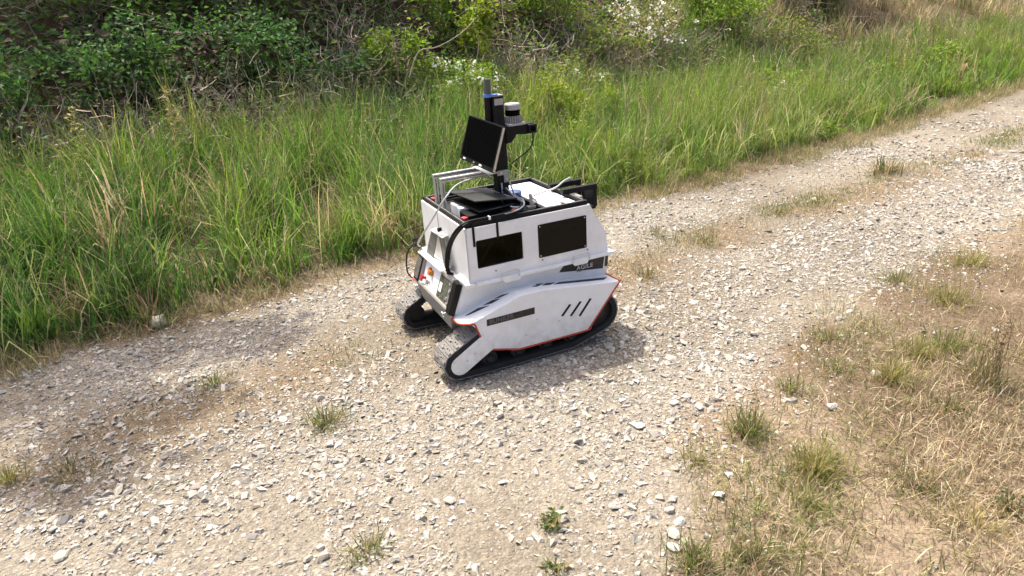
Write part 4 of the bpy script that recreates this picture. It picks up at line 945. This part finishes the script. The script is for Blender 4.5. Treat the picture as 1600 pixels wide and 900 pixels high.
def shrub(s, n_, hgt, wid, nl, cols, label, leaf=(.04, .07), clumps=26, name='shrub', cat_='shrub', flowers=0, dep=None, stemcol=(.16, .12, .08), bare=0, zc=None, group='shrubs on the bank', low=.12):
    x0, y0 = xy(s, n_); z0 = float(height(np.array([x0]), np.array([y0]))[0]); root = empty(name, (x0, y0, z0)); dep = dep or wid
    d = rng.normal(0, 1, (clumps, 3)); d /= np.linalg.norm(d, axis=1)[:, None]; rr = rng.uniform(.35, 1.0, clumps)[:, None]
    cen = d*rr*np.array([wid/2, dep/2, hgt*.5]); cen[:, 2] = np.abs(cen[:, 2]+hgt*(.5-low*0))+.02
    kk = rng.integers(0, clumps, nl); sg = np.array([wid, dep, hgt])*.085*rng.uniform(.6, 1.5, (clumps, 1))
    P = cen[kk]+rng.normal(0, 1, (nl, 3))*sg[kk]; P[:, 2] = np.maximum(P[:, 2], .01)
    tone = rng.uniform(.75, 1.25, clumps)[kk]
    out = cen[kk]/np.array([wid/2, dep/2, hgt]); out[:, 2] -= .3
    V, F, cc = leaves(P, rng.uniform(*leaf, nl), pick(cols, nl)*tone[:, None], nrm=out*.5, aspect=.58)
    tag(mesh_np('crown', V, F, cc, M['leaf'], parent=root), kind='stuff')
    A = np.stack([rng.normal(0, wid*.06, clumps), rng.normal(0, dep*.06, clumps), np.full(clumps, -.03)], -1)
    parts = [twigs(A, cen, np.full(clumps, .006), np.tile(np.array(stemcol), (clumps, 1)))]
    if bare:
        k2 = rng.integers(0, clumps, bare); parts.append(twigs(cen[k2]*rng.uniform(.3, 1, (bare, 1)), cen[k2]+rng.normal(0, 1, (bare, 3))*np.array([wid, dep, hgt])*.22, np.full(bare, .003), pick([(.30, .26, .22), (.22, .18, .15), (.36, .30, .24)], bare)))
    V, F, cc = cat(parts); tag(mesh_np('stems', V, F, cc, M['wood'], parent=root), kind='stuff')
    if flowers:
        k3 = rng.integers(0, clumps, flowers); P3 = cen[k3]+rng.normal(0, 1, (flowers, 3))*sg[k3]*1.3; P3[:, 1] -= dep*.12; P3[:, 2] = np.maximum(P3[:, 2], .05)
        m_ = 7; P4 = np.repeat(P3, m_, 0)+rng.normal(0, .018, (flowers*m_, 3))
        V, F, cc = leaves(P4, rng.uniform(.024, .040, len(P4)), pick([(.78, .78, .70), (.70, .70, .58), (.82, .82, .78)], len(P4)), aspect=.8)
        tag(mesh_np('blossoms', V, F, cc, M['leaf'], parent=root), kind='stuff')
    tag(root, label, cat_, group); return root
DK = [(.065, .135, .040), (.085, .165, .044), (.050, .110, .040), (.105, .18, .046)]
MD = [(.085, .165, .032), (.11, .195, .038), (.07, .13, .03), (.14, .19, .05)]
LT = [(.17, .26, .038), (.20, .28, .045), (.13, .22, .036), (.24, .30, .065)]
YL = [(.25, .30, .045), (.30, .33, .06), (.18, .27, .04)]
OL = [(.21, .225, .07), (.25, .245, .085), (.17, .19, .055), (.30, .26, .11)]
TE = [(.055, .13, .075), (.07, .15, .08), (.045, .10, .06)]
for a, kw in [((-.6, 7.2, .9, 1.5, 2600, DK, 'dark broad shrub at the left edge of the bank'), {}),
    ((.55, 7.4, .8, 1.3, 2300, DK, 'dark green mound of leaves behind the leftmost grass'), {}),
    ((.5, 8.3, .9, 1.1, 1500, MD, 'mid green bush under the upper left corner'), dict(bare=90)),
    ((1.35, 8.5, .9, 1.1, 1700, [(.12, .13, .035), (.07, .10, .03), (.05, .09, .025)], 'yellow-tinged bush at the top left of the bank'), dict(leaf=(.05, .09))),
    ((1.75, 7.5, .7, 1.1, 1900, DK, 'low dark bush above the dead stalk'), {}),
    ((2.35, 8.4, .9, 1.2, 2200, TE, 'dense blue-green bush at the top between the dark ones'), {}),
    ((2.7, 7.3, .45, .9, 900, DK, 'small dark bush among the dead twigs'), dict(bare=140)),
    ((3.3, 8.3, 1.0, 1.2, 2300, MD, 'mid green bush left of the pale curved branch'), {}),
    ((3.15, 7.25, .75, .9, 1800, LT, 'light green bush directly below the pale curved branch'), {}),
    ((3.75, 6.85, .62, .95, 1700, LT, 'low bush dotted with white flowers left of the mast'), dict(flowers=44, leaf=(.035, .06))),
    ((4.3, 7.35, .95, .5, 900, YL, 'slim yellow-green sapling behind the mast'), dict(clumps=16, leaf=(.05, .085))),
    ((4.0, 7.8, .95, .45, 650, LT, 'slim light sapling left of the yellow-green one'), dict(clumps=14)),
    ((4.6, 8.6, 1.0, 1.3, 1500, OL, 'thin twiggy olive bush above the saplings'), dict(bare=220)),
    ((5.2, 6.8, .55, 1.0, 1500, LT+OL, 'low olive bush right of the mast top'), dict(bare=90, flowers=12)),
    ((5.75, 7.9, 1.15, 1.4, 3200, LT, 'bright green bush at the top centre'), dict(flowers=14)),
    ((6.1, 7.15, .6, 1.0, 1500, LT+OL, 'olive and straw bush under the bright green one'), dict(bare=90)),
    ((6.95, 7.35, .95, 1.05, 1500, OL, 'bush covered in clusters of white blossom'), dict(flowers=150, bare=200)),
    ((7.8, 7.0, .5, .9, 1000, MD, 'small grey-green bush right of the white blossom'), dict(bare=160)),
    ((8.5, 7.5, 1.05, 1.6, 3600, LT, 'wide bright green bush right of the white blossom'), {}),
    ((9.6, 7.1, .6, 1.3, 1700, LT+OL, 'olive scrub at the foot of the wide bright bush'), dict(bare=120)),
    ((10.6, 7.8, 1.2, .9, 700, OL, 'bare brown stemmed bush near the far trees'), dict(bare=520, stemcol=(.2, .15, .1))),
    ((12.2, 8.3, 1.3, 1.3, 2200, TE, 'dark blue-green bush at the far end of the bank'), dict(leaf=(.06, .10))),
    ((13.4, 8.9, 1.2, 1.5, 1600, DK, 'dark bush at the far bend beside the golden grass'), dict(leaf=(.07, .11)))]:
    shrub(*a, **kw)
WG = 'leafy weeds in the verge grass'
for a, kw in [((4.25, 5.75, .62, .7, 1700, YL, 'yellow-green leafy weed clump right of the sensor mast'), dict(leaf=(.03, .05))),
    ((4.05, 5.05, .45, .45, 900, YL, 'smaller yellow-green weed below the leafy clump by the mast'), dict(leaf=(.03, .05))),
    ((5.15, 6.0, .5, .35, 500, YL, 'single yellowish weed in the grass right of the leafy clump'), dict(leaf=(.03, .05))),
    ((7.5, 5.5, .45, .6, 800, LT, 'green leafy weed in the middle of the right verge'), dict(leaf=(.04, .06), flowers=6)),
    ((9.6, 5.4, .4, .8, 1000, LT, 'rounded green weed close to the far track edge'), dict(leaf=(.045, .07))),
    ((11.6, 5.6, .45, .9, 1000, LT, 'broad green weed clump by the upper right track edge'), dict(leaf=(.05, .08))),
    ((6.9, 4.5, .2, .45, 500, LT, 'low bright weed at the near edge of the right verge'), dict(leaf=(.03, .05))),
    ((3.05, 4.2, .12, .25, 220, LT, 'tiny low weed at the verge edge behind the robot'), dict(leaf=(.02, .04))),
    ((-.35, 6.1, .4, .5, 700, DK, 'dark leafy weed at the left edge of the tall grass'), dict(leaf=(.04, .06)))]:
    shrub(*a, name='weed', cat_='weed', group=WG, clumps=18, **kw)

def one_stick(pts, r0, col, name, label, cat_, group=None, extra=None, sub_=6):
    base = Vector(pts[0]); o = empty(name, base); mb = MB().tube([Vector(p)-base for p in pts], lambda t: r0*(1-.6*t), 6, sub_)
    m_ = mb.build('stem', M['wood'], o, smooth=True); a = m_.data.attributes.new('col', 'FLOAT_COLOR', 'POINT')
    for k in range(len(m_.data.vertices)): a.data[k].color = (*col, 1)
    if extra is not None: V, F, cc = extra; tag(mesh_np('seed_head', V-np.array(base), F, cc, M['straw'], parent=o), kind='stuff')
    tag(o, label, cat_, group)
one_stick([(-.92, 7.35, .95), (-.80, 7.42, 1.19), (-.62, 7.5, 1.22), (-.42, 7.6, 1.30), (-.27, 7.72, 1.40), (-.20, 7.80, 1.47)], .0075, (.44, .38, .27), 'branch', 'pale curved branch sticking out above the bushes left of the mast', 'branch')
def spike(px, py, z0, h, col, label, n=90, wd=.022):
    A = np.array([px, py, z0]); t = rng.uniform(.35, 1, n); P = A+np.stack([rng.normal(0, wd, n)*(1.2-t), rng.normal(0, wd, n)*(1.2-t), t*h], -1)
    ex = leaves(P, rng.uniform(.02, .045, n), pick(col, n), aspect=.45, updir=1.2)
    one_stick([(px, py, z0), (px+.01, py, z0+h*.5), (px, py+.01, z0+h)], .005, col[0], 'dry_stalk', label, 'stalk', 'dry stalks above the grass', ex)
spike(-2.69, 5.74, .40, .76, [(.50, .40, .20), (.42, .33, .17)], 'golden dry stalk rising from the grass on the left', 130)
spike(-2.60, 5.70, .40, .60, [(.40, .33, .19), (.32, .26, .15)], 'shorter dry stalk beside the golden one on the left', 70)
spike(-3.22, 5.30, .40, .70, [(.48, .42, .16), (.36, .36, .14)], 'pale yellow stalk at the far left of the grass', 90, .04)
spike(-1.05, 7.45, .75, .55, [(.40, .31, .20), (.34, .24, .16)], 'brown dead stalk at the foot of the pale branch', 60, .015)
spike(5.4, 9.35, .35, .60, [(.50, .40, .20), (.42, .33, .16)], 'straw stalk standing alone in the right verge', 50, .015)

def tree(s, n_, th, cr, ch, nl, label, lean=(0, 0), leaf=(.10, .17), base_r=.13, group='trees on top of the bank', tight=.16):
    x0, y0 = xy(s, n_); z0 = float(height(np.array([x0]), np.array([y0]))[0]); root = empty('tree', (x0, y0, z0-.05)); lx, ly = lean
    top = Vector((lx, ly, th)); mb = MB().tube([(0, 0, 0), (lx*.15, ly*.15, th*.35), (lx*.55, ly*.55, th*.7), top], lambda t: base_r*(1-.62*t), 9, 5)
    K = 22; d = rng.normal(0, 1, (K, 3)); d /= np.linalg.norm(d, axis=1)[:, None]; cen = np.array(top)+d*rng.uniform(.45, 1, (K, 1))*np.array([cr, cr, ch])
    for q in cen[:14]: mb.tube([(lx*.5, ly*.5, th*.68), ((Vector(q)+top)/2+Vector((0, 0, .15))), Vector(q)], lambda t: base_r*.32*(1-.75*t), 6, 3)
    tk = mb.build('trunk', M['wood'], root, smooth=True); a = tk.data.attributes.new('col', 'FLOAT_COLOR', 'POINT')
    for k in range(len(tk.data.vertices)): a.data[k].color = (.12, .095, .07, 1)
    kk = rng.integers(0, K, nl); P = cen[kk]+rng.normal(0, 1, (nl, 3))*np.array([cr, cr, ch])*tight
    V, F, cc = leaves(P, rng.uniform(*leaf, nl), pick(MD, nl), aspect=.6); tag(mesh_np('crown', V, F, cc, M['leaf'], parent=root), kind='stuff')
    tag(root, label, 'tree', group)
tree(-2.3, 7.3, 5.0, 1.05, .8, 1300, 'slender tree beyond the left edge, leaning out over the grass', lean=(1.95, .10), base_r=.10, leaf=(.13, .22), tight=.095)
tree(-.2, 10.6, 3.2, 1.9, 1.5, 3600, 'leafy tree on the bank top above the leftmost dark shrubs')
tree(2.9, 11.2, 3.0, 1.6, 1.3, 2200, 'leafy tree on the bank top above the blue-green bush')
tree(12.6, 11.5, 3.2, 1.7, 1.5, 3600, 'leafy tree on the bank top at the far bend')
